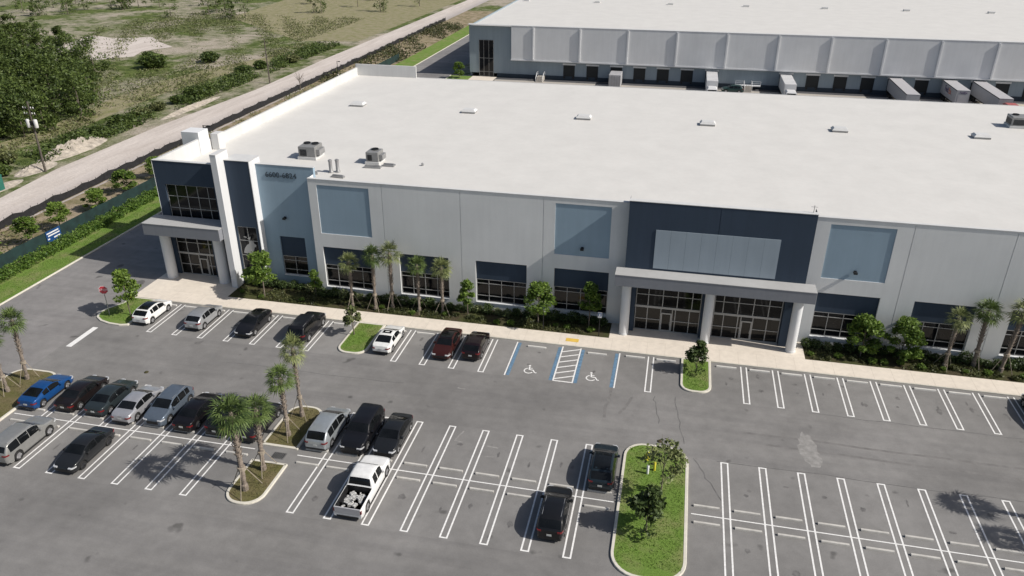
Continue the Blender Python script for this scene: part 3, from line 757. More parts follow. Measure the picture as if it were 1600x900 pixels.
for i, (x, y) in enumerate(((-47.2, 49.9), (-29.7, 49.5), (-12.8, 49.5), (4.4, 49.9), (21.8, 50.4), (39.5, 51.0))):
    t = thing('roof_vent', 'low white vent on the flat roof, ' + lab[i], 'roof vent', (x, y, 12.0), 0, 'roof vents in a line')
    MB().box(-1.0, -0.75, 0, 1.0, 0.75, 0.25).build('curb', M['grey_metal'], t, local=True)
    b = MB(); b.add([(-1.08, -0.82, 0.253), (1.08, -0.82, 0.253), (1.08, 0.82, 0.253), (-1.08, 0.82, 0.253), (-0.8, -0.55, 0.55), (0.8, -0.55, 0.55), (0.8, 0.55, 0.55), (-0.8, 0.55, 0.55)],
                    [(0, 1, 5, 4), (1, 2, 6, 5), (2, 3, 7, 6), (3, 0, 4, 7), (4, 5, 6, 7), (3, 2, 1, 0)]); b.build('lid', M['coping'], t, local=True)
b = MB(); b.lathe([(0.16, 0), (0.16, 0.25), (0.05, 0.35)], (0, 0), 10); o = b.build('roof_drain', M['grey_metal']); o.location = (-28.4, 23.6, 12.0)
tag(o, 'tiny grey drain cap alone on the white roof right of the units', 'drain cap')
b = MB(); b.tube((0, 0, 0), (0, 0, 0.7), 0.03); b.tube((-0.3, 0, 0.55), (0.3, 0, 0.55), 0.02); o = b.build('roof_antenna', M['grey_metal']); o.location = (13.3, 11.15, 14.26)
tag(o, 'small grey aerial on the right top corner of the navy portal', 'aerial')

# ------------------------------------------------------------------ second warehouse at the truck court
WB = thing('dock_warehouse', 'blue-grey warehouse with loading docks beyond the white roof', 'warehouse', (40, 160, 0))
b = MB(); b.box(-52.4, 133.5, 1.0, 190, 134, 12.3); b.box(-52.4, 134, 0, -52.0, 300, 12.3); b.build('wall', M['dock_wall'], WB)
b = MB(); b.box(-45.3, 133.38, 0, 190, 133.9, 1.0); b.build('dock_base', M['dock_base'], WB)
b = MB(); b.box(-41.5, 132.6, 4.55, 190, 133.49, 12.6); b.box(-41.6, 132.5, 4.45, 190, 132.597, 4.75)
fas = b.build('fascia', M['fascia'], WB)
fx = -36.2
k = 0
while fx < 150:
    b = MB(); b.box(fx, 132.33, 4.8, fx + 0.35, 132.596, 12.4); b.build('fin', M['white'], WB)
    fx += 11.45
b = MB(); b.box(-52.0, 134.004, 11.8, 190, 300, 12.0); b.build('roof', M['roof'], WB)
b = MB(); b.box(-52.45, 132.55, 12.604, 190, 134.1, 12.7); b.build('coping', M['coping'], WB)
doors = [-27.1, -21.35, -15.5, -9.9, -4.3, 1.35, 7.1, 24.0, 30.0, 36.1, 42.0, 47.7, 53.5, 59.3, 65.1, 70.2, 76.0, 82]
for x in doors:
    b = MB(); b.box(x - 1.4, 133.40, 1.003, x + 1.4, 133.497, 3.7); d = b.build('dock_door', M['dock_door'], WB)
    b = MB(); b.box(x - 1.6, 133.36, 3.703, x + 1.6, 133.496, 4.1); b.build('lintel', M['white'], d)
    b = MB(); b.box(x - 1.3, 133.15, 0.55, x - 0.9, 133.379, 1.0); b.box(x + 0.9, 133.15, 0.55, x + 1.3, 133.379, 1.0); b.build('bumper', M['black'], d)
window(WB, -49.9, -46.2, 0.15, 9.0, 133.5, [-48.7, -47.4], [1.3, 4.6], sill=False)
for i in range(12):
    b = MB(); b.box(-50 + i * 22, 190, 12.003, -48.4 + i * 22, 191.2, 12.5); b.build('roof_hatch', M['coping'], WB)

def railing(b, pts, h=1.0):
    for (a, c_) in zip(pts[:-1], pts[1:]):
        for hh in (h, h * 0.55): b.tube((a[0], a[1], a[2] + hh), (c_[0], c_[1], c_[2] + hh), 0.035, n=6)
    for p in pts: b.tube(p, (p[0], p[1], p[2] + h), 0.04, n=6)
for x, lbl in ((-33.9, 'grey dock stair with white railings left of the first black dock door'), (15.6, 'dock stair with white railed landing between the two white box trucks')):
    t = thing('dock_stair', lbl, 'stair', (x, 131.8, 0), 0, 'dock stairs')
    b = MB()
    for i in range(6): b.box(x - 0.8, 129.6 + i * 0.3, 0.01, x + 0.8, 133.3 if i == 5 else 129.9 + i * 0.3, 0.17 * (i + 1))
    b.build('steps', M['court_conc'], t)
    for s_ in (-0.85, 0.85):
        b = MB(); railing(b, [(x + s_, 129.65, 0.1), (x + s_, 131.2, 1.0), (x + s_, 133.2, 1.02)]); b.build('railing', M['sign_white'], t)
    if x > 0:
        b = MB(); b.box(x - 2.9, 131.9, 0.85, x + 2.9, 133.3, 1.03)
        b.build('landing', M['sign_white'], t)
        for s_ in (-1, 1):
            b = MB(); railing(b, [(x + s_ * 2.85, 131.95, 1.02), (x + s_ * 0.95, 131.95, 1.02)]); b.build('railing', M['sign_white'], t)

def wheelset(b, x, y, r=0.5, w=0.28, n=14):
    b.tube((x - w, y, r), (x, y, r), r, n=n)

def trailer(x, y0, y1, zt, label, text=False, group='trailers at the docks'):
    t = thing('semi_trailer', label, 'trailer', (x, y0, 0), 0, group)
    b = MB(); b.box(x - 1.3, y0, 1.15, x + 1.3, y1, zt - 0.05); body = b.build('box_body', M['trailer'], t)
    b = MB(); b.box(x - 1.32, y0 - 0.02, zt - 0.047, x + 1.32, y1 + 0.02, zt); b.build('roof', M['trailer_roof'], t)
    b = MB(); b.box(x - 1.33, y0 - 0.03, zt - 0.2, x - 1.303, y1, zt - 0.06); b.box(x - 1.33, y0 - 0.03, 1.15, x - 1.303, y1, 1.3); b.build('rail', M['dark_metal'], t)
    b = MB(); b.box(x - 0.5, y0 + 0.3, 0.85, x + 0.5, y1 - 0.3, 1.147); b.build('chassis', M['dark_metal'], t)
    for yy in (y1 - 1.8, y1 - 3.0):
        for s_ in (-1.25 + 0.28, 1.25):
            b = MB(); wheelset(b, x + s_, yy); b.build('wheel', M['tyre'], t)
    for s_ in (-0.9, 0.9):
        b = MB(); b.box(x + s_ - 0.08, y0 + 2.4, 0.01, x + s_ + 0.08, y0 + 2.6, 0.85); b.build('landing_leg', M['dark_metal'], t)
    if text:
        text_mesh('lettering', 'FedEx', 0.62, M['purple'], t, (x, y0 - 0.03, zt - 0.5), (R(90), 0, 0), 0.01)
        text_mesh('lettering', 'Fed', 1.7, M['purple'], t, (x - 1.345, y1 - 4.2, 2.9), (R(90), 0, R(-90)), 0.01)
        text_mesh('lettering', 'Ex', 1.7, M['orange'], t, (x - 1.345, y1 - 6.7, 2.9), (R(90), 0, R(-90)), 0.01)
        b = MB(); b.box(x - 0.9, y0 - 0.03, 1.3, x + 1.0, y0 - 0.003, zt - 1.0); b.build('nose_panel', M['trailer_roof'], t)
    return t
trailer(47.6, 115.6, 133.0, 4.05, 'long pale grey semi trailer, first trailer right of the dock stair')
trailer(58.9, 121.8, 133.0, 4.1, 'short grey trailer with purple lettering on its nose and side', True)
trailer(65.1, 115.4, 133.0, 4.1, 'long pale grey trailer coupled to the red tractor')
t = thing('truck_tractor', 'red and cream truck tractor coupled to the rightmost trailer', 'truck', (65.1, 111.5, 0))
b = MB(); b.bbox(63.9, 111.2, 0.9, 66.3, 113.6, 3.75, 0.25); b.build('cab', M['truck_red'], t, smooth=30)
b = MB(); b.bbox(64.1, 108.6, 0.8, 66.1, 111.19, 2.3, 0.25); b.build('bonnet', M['truck_red'], t, smooth=30)
b = MB(); b.bbox(66.32, 111.3, 2.6, 67.9, 113.4, 3.5, 0.2); b.build('side_fairing', plain('truck_cream', (0.62, 0.55, 0.38), 0.4), t)
b = MB(); b.box(64.05, 111.15, 2.5, 66.15, 111.19, 3.4); b.build('windscreen', M['car_glass'], t)
b = MB(); b.box(64.4, 113.6, 0.7, 65.8, 117, 1.0); b.build('chassis', M['dark_metal'], t)
for xx in (64.2, 66.3):
    for yy in (109.6, 114.5, 115.7):
        b = MB(); wheelset(b, xx, yy); b.build('wheel', M['tyre'], t)
# spare dark wheels seen between the trailers belong to a parked dolly
t = thing('trailer_dolly', 'black two-wheeled dolly between the two rightmost trailers', 'dolly', (62.2, 122.5, 0))
b = MB(); b.box(61.4, 122.2, 0.6, 63.0, 122.8, 0.85); b.tube((62.2, 122.2, 0.7), (62.2, 120.4, 0.6), 0.08); b.build('frame', M['dark_metal'], t)
for xx in (61.6, 63.2):
    b = MB(); wheelset(b, xx, 122.5); b.build('wheel', M['tyre'], t)
for x, lbl in ((7.1, 'white box truck backed to a dock left of the railed dock stair'), (23.9, 'white box truck backed to a dock right of the railed dock stair')):
    t = thing('box_truck', lbl, 'truck', (x, 124, 0), 0, 'white box trucks')
    b = MB(); b.box(x - 1.25, 121.8, 0.95, x + 1.25, 133.0, 3.75); b.build('box_body', M['truck_white'], t)
    b = MB()
    for i in range(7): b.box(x - 1.27, 122.2 + i * 1.55, 3.753, x + 1.27, 122.3 + i * 1.55, 3.79)
    b.build('roof_rib', M['trailer'], t)
    b = MB(); b.bbox(x - 1.1, 118.6, 0.5, x + 1.1, 121.6, 2.75, 0.28); b.bbox(x - 1.05, 117.6, 0.5, x + 1.05, 118.59, 1.6, 0.2); b.build('cab', M['truck_white'], t, smooth=30)
    b = MB(); b.add([(x - 0.95, 118.52, 1.62), (x + 0.95, 118.52, 1.62), (x + 0.9, 118.58, 2.45), (x - 0.9, 118.58, 2.45)], [(0, 1, 2, 3)]); b.build('windscreen', M['car_glass'], t)
    b = MB(); b.box(x - 1.1, 121.8, 0.6, x + 1.1, 132.6, 0.947); b.build('chassis', M['dark_metal'], t)
    for yy in (119.4, 130.5):
        for s_ in (-0.85, 1.13):
            b = MB(); wheelset(b, x + s_, yy, 0.42); b.build('wheel', M['tyre'], t)
t = thing('waste_compactor', 'tall grey waste container standing in front of a dock door', 'container', (-15.3, 129.5, 0))
b = MB(); b.bbox(-16.7, 127.6, 0.15, -13.9, 132.6, 3.0, 0.06); b.build('body', M['trailer'], t)
b = MB()
for i in range(5): b.box(-16.6 + i * 0.62, 127.53, 0.2, -16.5 + i * 0.62, 127.597, 2.8)
b.build('rib', M['grey_metal'], t)
b = MB(); b.box(-16.6, 127.8, 0.01, -16.3, 132.4, 0.147); b.box(-14.3, 127.8, 0.01, -14.0, 132.4, 0.147); b.build('skid', M['dark_metal'], t)

# ------------------------------------------------------------------ cars
def lerp(pts, x):
    if x <= pts[0][0]: return pts[0][1]
    for (xa, ya), (xb, yb) in zip(pts[:-1], pts[1:]):
        if x <= xb: return ya + (yb - ya) * (x - xa) / (xb - xa)
    return pts[-1][1]
KINDS = {
 'sedan': dict(L=4.75, W=1.84, top=[(0, .70), (.06, .92), (.18, 1.0), (.72, 1.07), (.95, 1.16), (1.5, 1.38), (1.85, 1.44), (2.35, 1.46), (2.8, 1.42), (3.1, 1.30), (3.62, 1.03), (3.9, .97), (4.4, .86), (4.62, .76), (4.75, .55)],
               belt=[(0, .66), (.2, .93), (3.6, .93), (4.4, .80), (4.75, .5)], rg=(.80, 1.50), wsd=(2.86, 3.56), sw=[(1.08, 2.0), (2.05, 3.2)], wh=(.95, 3.78), r=.33),
 'coupe': dict(L=4.6, W=1.84, top=[(0, .68), (.08, .98), (.22, 1.02), (.5, 1.06), (.8, 1.15), (1.55, 1.36), (2.1, 1.40), (2.5, 1.37), (2.8, 1.27), (3.35, .99), (3.7, .93), (4.2, .82), (4.5, .70), (4.6, .52)],
               belt=[(0, .62), (.2, .94), (3.3, .90), (4.2, .76), (4.6, .48)], rg=(.60, 1.50), wsd=(2.56, 3.30), sw=[(1.15, 1.77), (1.82, 2.92)], wh=(.9, 3.65), r=.34),
 'suv': dict(L=4.65, W=1.90, top=[(0, .80), (.05, 1.04), (.14, 1.14), (.52, 1.50), (.78, 1.61), (1.35, 1.67), (2.1, 1.67), (2.65, 1.60), (2.95, 1.46), (3.5, 1.15), (3.75, 1.10), (4.3, 1.00), (4.55, .88), (4.65, .62)],
             belt=[(0, .76), (.12, 1.06), (1.2, 1.06), (3.5, 1.0), (4.3, .92), (4.65, .58)], rg=(.15, .57), wsd=(2.72, 3.46), sw=[(.74, 1.22), (1.27, 2.1), (2.15, 3.1)], wh=(.88, 3.70), r=.37),
 'hatch': dict(L=4.35, W=1.84, top=[(0, .76), (.05, 1.0), (.14, 1.08), (.62, 1.38), (.9, 1.48), (1.6, 1.55), (2.1, 1.54), (2.55, 1.46), (2.85, 1.32), (3.4, 1.05), (3.6, 1.0), (4.05, .90), (4.27, .78), (4.35, .56)],
               belt=[(0, .70), (.12, 1.0), (1.2, 1.0), (3.3, .94), (4.0, .84), (4.35, .52)], rg=(.16, .68), wsd=(2.62, 3.34), sw=[(.88, 1.22), (1.27, 2.02), (2.07, 2.98)], wh=(.84, 3.45), r=.34),
 'bigsuv': dict(L=5.1, W=2.0, top=[(0, .85), (.05, 1.08), (.12, 1.18), (.32, 1.62), (.5, 1.76), (1.2, 1.83), (2.5, 1.83), (3.0, 1.76), (3.2, 1.66), (3.7, 1.27), (3.95, 1.20), (4.75, 1.10), (5.0, .96), (5.1, .66)],
                belt=[(0, .80), (.12, 1.10), (3.7, 1.12), (4.7, 1.02), (5.1, .62)], rg=(.13, .36), wsd=(3.06, 3.66), sw=[(.46, 1.37), (1.42, 2.32), (2.37, 3.3)], wh=(1.0, 4.1), r=.40),
 'van': dict(L=4.9, W=1.96, top=[(0, .78), (.05, 1.04), (.12, 1.14), (.55, 1.56), (.85, 1.67), (1.4, 1.72), (2.4, 1.71), (2.95, 1.61), (3.35, 1.43), (3.95, 1.10), (4.3, 1.02), (4.7, .88), (4.9, .58)],
             belt=[(0, .74), (.12, 1.0), (3.9, .98), (4.5, .86), (4.9, .54)], rg=(.13, .60), wsd=(3.02, 3.88), sw=[(.76, 1.52), (1.57, 2.42), (2.47, 3.55)], wh=(.95, 3.95), r=.35),
 'pickup': dict(L=5.9, W=2.02, top=[(0, 1.10), (2.16, 1.12), (2.24, 1.16), (2.42, 1.70), (2.6, 1.84), (3.1, 1.88), (3.7, 1.86), (3.95, 1.76), (4.5, 1.28), (4.75, 1.22), (5.5, 1.12), (5.78, .98), (5.9, .66)],
                belt=[(0, 1.06), (2.2, 1.09), (4.4, 1.14), (5.4, 1.04), (5.9, .62)], rg=(2.26, 2.44), wsd=(3.88, 4.46), sw=[(2.66, 3.22), (3.30, 4.04)], wh=(1.15, 4.85), r=.42),
}
def smooth_top(sp):
    """rounded version of the side profile (short moving average away from the ends)"""
    L = sp['L']; g = np.linspace(0, L, int(L / .02) + 1)
    z = np.array([lerp(sp['top'], v) for v in g]); w = 9
    zz = np.convolve(np.pad(z, w, mode='edge'), np.ones(2 * w + 1) / (2 * w + 1), 'valid')
    d = np.minimum(g, L - g); k = np.clip((d - .04) / .25, 0, 1)
    return list(zip(g.tolist(), (z * (1 - k) + zz * k).tolist()))
def spline(p, n):
    out = []
    for i in range(len(p) - 1):
        p0 = p[max(0, i - 1)]; p1 = p[i]; p2 = p[i + 1]; p3 = p[min(len(p) - 1, i + 2)]
        for q in range(n):
            t = q / n
            out.append(tuple(.5 * (2 * p1[c] + (p2[c] - p0[c]) * t + (2 * p0[c] - 5 * p1[c] + 4 * p2[c] - p3[c]) * t * t + (3 * p1[c] - p0[c] - 3 * p2[c] + p3[c]) * t ** 3) for c in (0, 1)))
    return out
def car_shell(k):
    sp = KINDS[k]; L, W = sp['L'], sp['W']; r = sp['r']
    bed = k == 'pickup'
    prof = sp['top'] if bed else smooth_top(sp)
    xs = {0.0, 0.02, 0.06, L - 0.06, L - 0.02, L}
    for x, _ in sp['top']: xs.add(x)
    for a in (sp['rg'], sp['wsd'], *sp['sw']): xs.update(a)
    for w in sp['wh']:
        for d in np.linspace(-r - 0.06, r + 0.06, 11): xs.add(float(w + d))
    x = 0
    while x < L: xs.add(x); x += 0.11
    xs = sorted(v for v in xs if 0 <= v <= L)
    o = [xs[0]]
    for v in xs[1:]:
        if v - o[-1] > 0.012: o.append(v)
    xs = o
    zr = max(z for _, z in sp['top'])
    rows = []
    for x in xs:
        zt = lerp(prof, x); zs = min(lerp(sp['belt'], x), zt - (0.075 if (x > sp['wsd'][1] or x < sp['rg'][0]) and not (bed and x < 2.3) else 0.035))
        d = min(x, L - x); ef = 0.74 + 0.26 * math.sqrt(max(0, 1 - (1 - min(d, .8) / .8) ** 2))
        if bed and x < 2.2: ef = 0.985 + 0.015 * min(1, x / .1)
        wl = W / 2 * ef
        zb = 0.22 if 0.25 < d else 0.32
        for w in sp['wh']:
            q = (r + 0.05) ** 2 - (x - w) ** 2
            if q > 0: zb = max(zb, r + math.sqrt(q) * 1.0)
        zb = min(zb, zs - 0.08)
        g = max(0.0, min(1.0, (zt - zs - 0.04) / (zr - 0.95)))
        wr = wl * (0.91 - 0.15 * g); ze = zs + (zt - zs) * (0.84 if g > 0.1 else 0.72)
        lo = spline([(wl * .95, zb), (wl * .995, zb + .22 * (zs - zb)), (wl * 1.0, zb + .62 * (zs - zb)), (wl * .965, zs)], 2)
        up = spline([(wr, ze), (wr * .90, zt - 0.012 - 0.035 * g), (wr * .55, zt - .006 * g), (0, zt)], 2)
        p = lo + [(wl * .965, zs), ((wl * .965 + wr) / 2 + .012 * g, (zs + ze) / 2)] + up + [(0, zt)]
        if bed and x < 2.2:
            p = lo + [(wl * .965, zs), (wl * .95, zs + .02)] + [(wl * .92, zs + .02)] * 3 + [(wl * .90, zs - .02)] * (len(up) - 2)
        rows.append(p)
    NB = len(lo); NW = NB + 2; NP = len(rows[0])
    parts = {'body': MB(), 'windshield': MB(), 'rear_window': MB(), 'side_l': MB(), 'side_r': MB()}
    ox = L / 2
    for sgn in (1, -1):
        idx = {}
        for i in range(len(xs) - 1):
            xm = (xs[i] + xs[i + 1]) / 2
            for j in range(NP - 1):
                key = 'body'
                if NB <= j < NW and any(s0 < xm < s1 for s0, s1 in sp['sw']): key = 'side_l' if sgn > 0 else 'side_r'
                if j >= NW + 2 and sp['wsd'][0] < xm < sp['wsd'][1]: key = 'windshield'
                if j >= NW + 2 and sp['rg'][0] < xm < sp['rg'][1]: key = 'rear_window'
                if bed and xm < 2.2 and j > NW: continue
                m = parts[key]; f = []
                for (ii, jj) in ((i, j), (i + 1, j), (i + 1, j + 1), (i, j + 1)):
                    kk = (key, ii, jj if (sgn > 0 or jj < NP - 1) else jj)
                    if kk not in idx:
                        idx[kk] = len(m.v); y, z = rows[ii][jj]; m.v.append((xs[ii] - ox, sgn * y, z))
                    f.append(idx[kk])
                m.f.append(tuple(f if sgn > 0 else f[::-1]))
    for i, rev in ((0, False), (len(xs) - 1, True)):
        p = rows[i]; x = xs[i] - ox
        if bed and i == 0:
            for j in range(NB):
                parts['body'].quad((x, p[j][0], p[j][1]), (x, p[j + 1][0], p[j + 1][1]), (x, -p[j + 1][0], p[j + 1][1]), (x, -p[j][0], p[j][1]))
            continue
        ring = [(x, y, z) for y, z in p] + [(x, -y, z) for y, z in reversed(p[:-1])]
        f = tuple(range(len(ring)))
        parts['body'].add(ring, [f[::-1] if rev else f])
    if bed:
        w = W / 2 * .88; z = 1.06
        bd = MB(); x0, x1 = 0.08 - ox, 2.18 - ox
        bd.quad((x0, -w, .62), (x1, -w, .62), (x1, w, .62), (x0, w, .62))
        bd.quad((x0, w, .62), (x1, w, .62), (x1, w, z), (x0, w, z)); bd.quad((x0, -w, .62), (x0, -w, z), (x1, -w, z), (x1, -w, .62))
        bd.quad((x1, -w, .62), (x1, -w, z + .08), (x1, w, z + .08), (x1, w, .62)); bd.quad((x0, -w, .62), (x0, w, .62), (x0, w, z), (x0, -w, z))
        for s_ in (-1, 1): bd.box(0.75 - ox, s_ * w, .621, 1.55 - ox, s_ * (w - .22), .85)
        parts['bed'] = bd
        tg = MB(); tg.box(-0.02 - ox, -w - 0.02, .60, .078 - ox, w + 0.02, 1.10); parts['tailgate'] = tg
    return parts
PAINTS = {}
wheel_cache = {}
def wheel_meshes(r, dark):
    if (r, dark) in wheel_cache: return wheel_cache[(r, dark)]
    t = MB(); n = 20; pr = [(r * .62, -.10), (r * .92, -.115), (r, -.07), (r, .07), (r * .92, .115), (r * .62, .10)]
    vs = []; fs = []
    for rr, y in pr:
        for i in range(n): a = 2 * math.pi * i / n; vs.append((rr * math.cos(a), y, rr * math.sin(a)))
    for kq in range(len(pr) - 1):
        for i in range(n): j = (i + 1) % n; fs.append((kq * n + i, kq * n + j, (kq + 1) * n + j, (kq + 1) * n + i))
    t.add(vs, fs)
    rm = MB(); rr = r * .63
    rm.add([(0, .075, 0)] + [(rr * .35 * math.cos(2 * math.pi * i / 10), .09, rr * .35 * math.sin(2 * math.pi * i / 10)) for i in range(10)] + [(rr * math.cos(2 * math.pi * i / 20), .06 if i % 4 < 2 else .10, rr * math.sin(2 * math.pi * i / 20)) for i in range(20)],
           [(0, 1 + (i + 1) % 10, 1 + i) for i in range(10)] + [(1 + i, 1 + (i + 1) % 10, 11 + (2 * i + 2) % 20, 11 + (2 * i + 1) % 20, 11 + 2 * i) for i in range(10)])
    a = bpy.data.meshes.new('tyre'); a.from_pydata(t.v, [], t.f); a.materials.append(M['tyre']); a.polygons.foreach_set('use_smooth', [True] * len(a.polygons)); a.set_sharp_from_angle(angle=R(40))
    b = bpy.data.meshes.new('rim'); b.from_pydata(rm.v, [], rm.f); b.materials.append(M['rim_dark'] if dark else M['rim'])
    wheel_cache[(r, dark)] = (a, b); return a, b
def car(kind, colour, x, y, nose, label, dark_rims=False, rails=False, sunroof=False, black_roof=False, rz=0.0, metal=0.0, cat='car', plate_rear=True, name='parked_car', group='cars parked in the lot'):
    """nose: +1 towards the building, -1 towards the camera"""
    sp = KINDS[kind]; L, W, r = sp['L'], sp['W'], sp['r']
    pt = PAINTS.get((colour, metal))
    if pt is None: pt = PAINTS[(colour, metal)] = paint('car_paint_%d' % len(PAINTS), colour, metal)
    t = thing(name, label, cat, (0, 0, 0), 0, group)
    sh = car_shell(kind)
    sh['body'].build('body', pt, t, smooth=48, local=True)
    sh['windshield'].build('windshield', M['car_glass'], t, smooth=60, local=True)
    sh['rear_window'].build('rear_window', M['car_glass'], t, smooth=60, local=True)
    sh['side_l'].build('side_window', M['car_glass'], t, smooth=60, local=True); sh['side_r'].build('side_window', M['car_glass'], t, smooth=60, local=True)
    if 'bed' in sh: sh['bed'].build('cargo_bed', M['black'], t, local=True); sh['tailgate'].build('tailgate', M['trailer'], t, local=True)
    ub = MB(); ub.box(-L / 2 + .15, -W / 2 + .16, .2, L / 2 - .15, W / 2 - .16, .62); ub.build('underbody', M['black'], t, local=True)
    for wx in sp['wh']:
        for s_ in (-1, 1):
            a, b = wheel_meshes(r, dark_rims)
            o = bpy.data.objects.new('wheel', a); link(o, t); o.location = (wx - L / 2, s_ * (W / 2 - .11), r)
            if s_ < 0: o.rotation_euler[2] = math.pi
            q = bpy.data.objects.new('rim', b); link(q, o)
    top = sp['top']
    zf = lerp(sp['belt'], L - .25); zr_ = lerp(sp['belt'], .15)
    hz = zf - .12
    def lamp(rear, z0, z1, y_in, depth):
        pts = []
        for d in (0.0, .02, .05, .1, .17, .26, depth):
            if d > depth: continue
            pts.append((d - .008, W / 2 * (.74 + .26 * math.sqrt(1 - (1 - min(d, .8) / .8) ** 2)) + .010))
        pts = [(-.010, W / 2 * y_in)] + pts + [(depth, W / 2 * .78), (.12, W / 2 * y_in)]
        return [((d - L / 2) if rear else (L / 2 - d), y) for d, y in pts]
    for s_ in (-1, 1):
        b = MB(); b.prism([(x_, s_ * y_) for x_, y_ in lamp(False, 0, 0, .5, .40)], hz + .02, hz + .11); b.build('headlight', M['lamp_clear'], t, local=True)
        b = MB()
        if kind == 'pickup': y0, y1 = sorted((s_ * W / 2 * .86, s_ * (W / 2 + .004))); b.box(-L / 2 - .012, y0, .72, -L / 2 + .12, y1, 1.0)
        else: b.prism([(x_, s_ * y_) for x_, y_ in lamp(True, 0, 0, .55, .30)], zr_ - .17, zr_ - .06)
        b.build('taillight', M['lamp_red'], t, local=True)
        b = MB(); xm = sp['sw'][-1][1] - L / 2 - .02; zm = lerp(sp['belt'], sp['sw'][-1][1]); y0, y1 = sorted((s_ * (W / 2 - .03), s_ * (W / 2 + .17))); b.bbox(xm - .09, y0, zm + .0, xm + .09, y1, zm + .15, .03); b.build('mirror', M['black'] if dark_rims else pt, t, local=True)
    b = MB(); b.box(L / 2 - .05, -W / 2 * .52, .42, L / 2 + .012, W / 2 * .52, hz - .02); b.build('grille', M['black'], t, local=True)
    b = MB(); b.box(-L / 2 - .012, -W / 2 * .78, .30, -L / 2 + .05, W / 2 * .78, .44); b.build('bumper_trim', M['black'], t, local=True)
    for s_ in (-1, 1):
        b = MB(); y0, y1 = sorted((s_ * W / 2 * .93, s_ * (W / 2 + .004))); b.box(sp['wh'][0] - L / 2 + r + .08, y0, .2, sp['wh'][1] - L / 2 - r - .08, y1, .33); b.build('sill_trim', M['black'], t, local=True)
    if plate_rear:
        b = MB(); b.box(-L / 2 - .02, -.16, .60, -L / 2 - .002, .16, .74); b.build('number_plate', M['plate'], t, local=True)
    stp = smooth_top(sp)
    zr = max(z for _, z in top)
    if rails:
        for s_ in (-1, 1):
            b = MB(); xa, xb = sp['rg'][1] - L / 2 + .25, sp['wsd'][0] - L / 2 - .1
            za, zb_ = lerp(stp, xa + L / 2), lerp(stp, xb + L / 2)
            b.tube((xa, s_ * W / 2 * .66, za + .02), (xb, s_ * W / 2 * .66, zb_ + .02), .022, n=6); b.build('roof_rail', M['rim'], t, local=True)
    if sunroof:
        xa, xb = (sp['wsd'][0] - .75 - L / 2, sp['wsd'][0] - .2 - L / 2); b = MB()
        b.quad((xa, -.42, lerp(stp, xa + L / 2) + .012), (xb, -.42, lerp(stp, xb + L / 2) + .012), (xb, .42, lerp(stp, xb + L / 2) + .012), (xa, .42, lerp(stp, xa + L / 2) + .012)); b.build('sunroof', M['car_glass'], t, local=True)
    if black_roof:
        xa, xb = sp['rg'][1], sp['wsd'][0]; b = MB(); st = np.linspace(xa + .15, xb - .02, 9); hw = W / 2 * .62
        for u, v in zip(st[:-1], st[1:]):
            zu, zv = lerp(stp, u) + .014, lerp(stp, v) + .014; b.quad((u - L / 2, -hw, zu - .02), (v - L / 2, -hw, zv - .02), (v - L / 2, 0, zv), (u - L / 2, 0, zu)); b.quad((u - L / 2, 0, zu), (v - L / 2, 0, zv), (v - L / 2, hw, zv - .02), (u - L / 2, hw, zu - .02))
        b.build('roof_panel', M['car_glass'], t, local=True)
    t.scale = (1.06, 1.06, 1.05); t.location = (x, y, 0.009); t.rotation_euler[2] = nose * math.pi / 2 + rz
    return t
BLK = (0.010, 0.010, 0.012); SIL = (0.42, 0.43, 0.44)
# front row
car('hatch', (0.74, 0.74, 0.72), -52.45, 3.2, 1, 'white hatchback with black glass roof beside the stop sign island', black_roof=True)
car('hatch', SIL, -46.45, 3.3, 1, 'silver hatchback in the front row between the white hatchback and the black coupe', metal=0.5)
car('coupe', BLK, -40.65, 3.2, -1, 'low black coupe nosed outward in the row before the tower')
car('bigsuv', BLK, -34.85, 3.5, 1, 'large black SUV with roof rails left of the first lawn island', rails=True)
car('coupe', (0.72, 0.72, 0.70), -25.85, 3.2, 1, 'white coupe with dark sunroof beside the first lawn island', sunroof=True)
car('sedan', (0.038, 0.010, 0.008), -19.85, 3.5, -1, 'dark maroon sedan with black roof nosed outward before the window wall', black_roof=True)
car('hatch', (0.012, 0.006, 0.007), -17.0, 3.8, 1, 'near-black red hatchback with pale rear plate right of the maroon sedan')
car('sedan', BLK, 33.3, 3.3, 1, 'black sedan at the right edge of the empty row by the sidewalk')
# double row, building side
car('coupe', (0.012, 0.068, 0.22), -52.5, -12.1, 1, 'bright blue sedan next to the palm island', metal=0.2)
car('sedan', (0.012, 0.009, 0.009), -49.1, -11.7, 1, 'brownish black sedan between the blue car and the grey-green sedan')
car('sedan', (0.032, 0.042, 0.046), -46.1, -11.7, 1, 'dark grey-green sedan between the brownish black and silver sedans', metal=0.3)
car('sedan', (0.46, 0.46, 0.48), -43.2, -12.1, 1, 'silver sedan in the double row beside the slate blue SUV', metal=0.5)
car('suv', (0.13, 0.16, 0.20), -40.3, -11.9, -1, 'slate blue SUV nosed toward the viewer right of the silver sedan', metal=0.4, rails=True)
car('sedan', (0.008, 0.007, 0.008), -37.5, -12.0, 1, 'black sedan with red tail lights right of the slate blue SUV')
car('suv', (0.012, 0.012, 0.014), -34.5, -12.0, 1, 'black SUV half hidden behind the big palm crown')
car('sedan', (0.018, 0.018, 0.020), -31.7, -12.1, 1, 'dark sedan under the palms beside the upper dry island')
# double row, near side left
car('bigsuv', (0.30, 0.30, 0.29), -49.1, -18.6, 1, 'silver grey SUV with ribbed roof at the left end of the near row', metal=0.4, rails=True)
car('sedan', (0.016, 0.017, 0.019), -43.35, -18.6, -1, 'black sedan nosed outward alone in the near left bays', dark_rims=True)
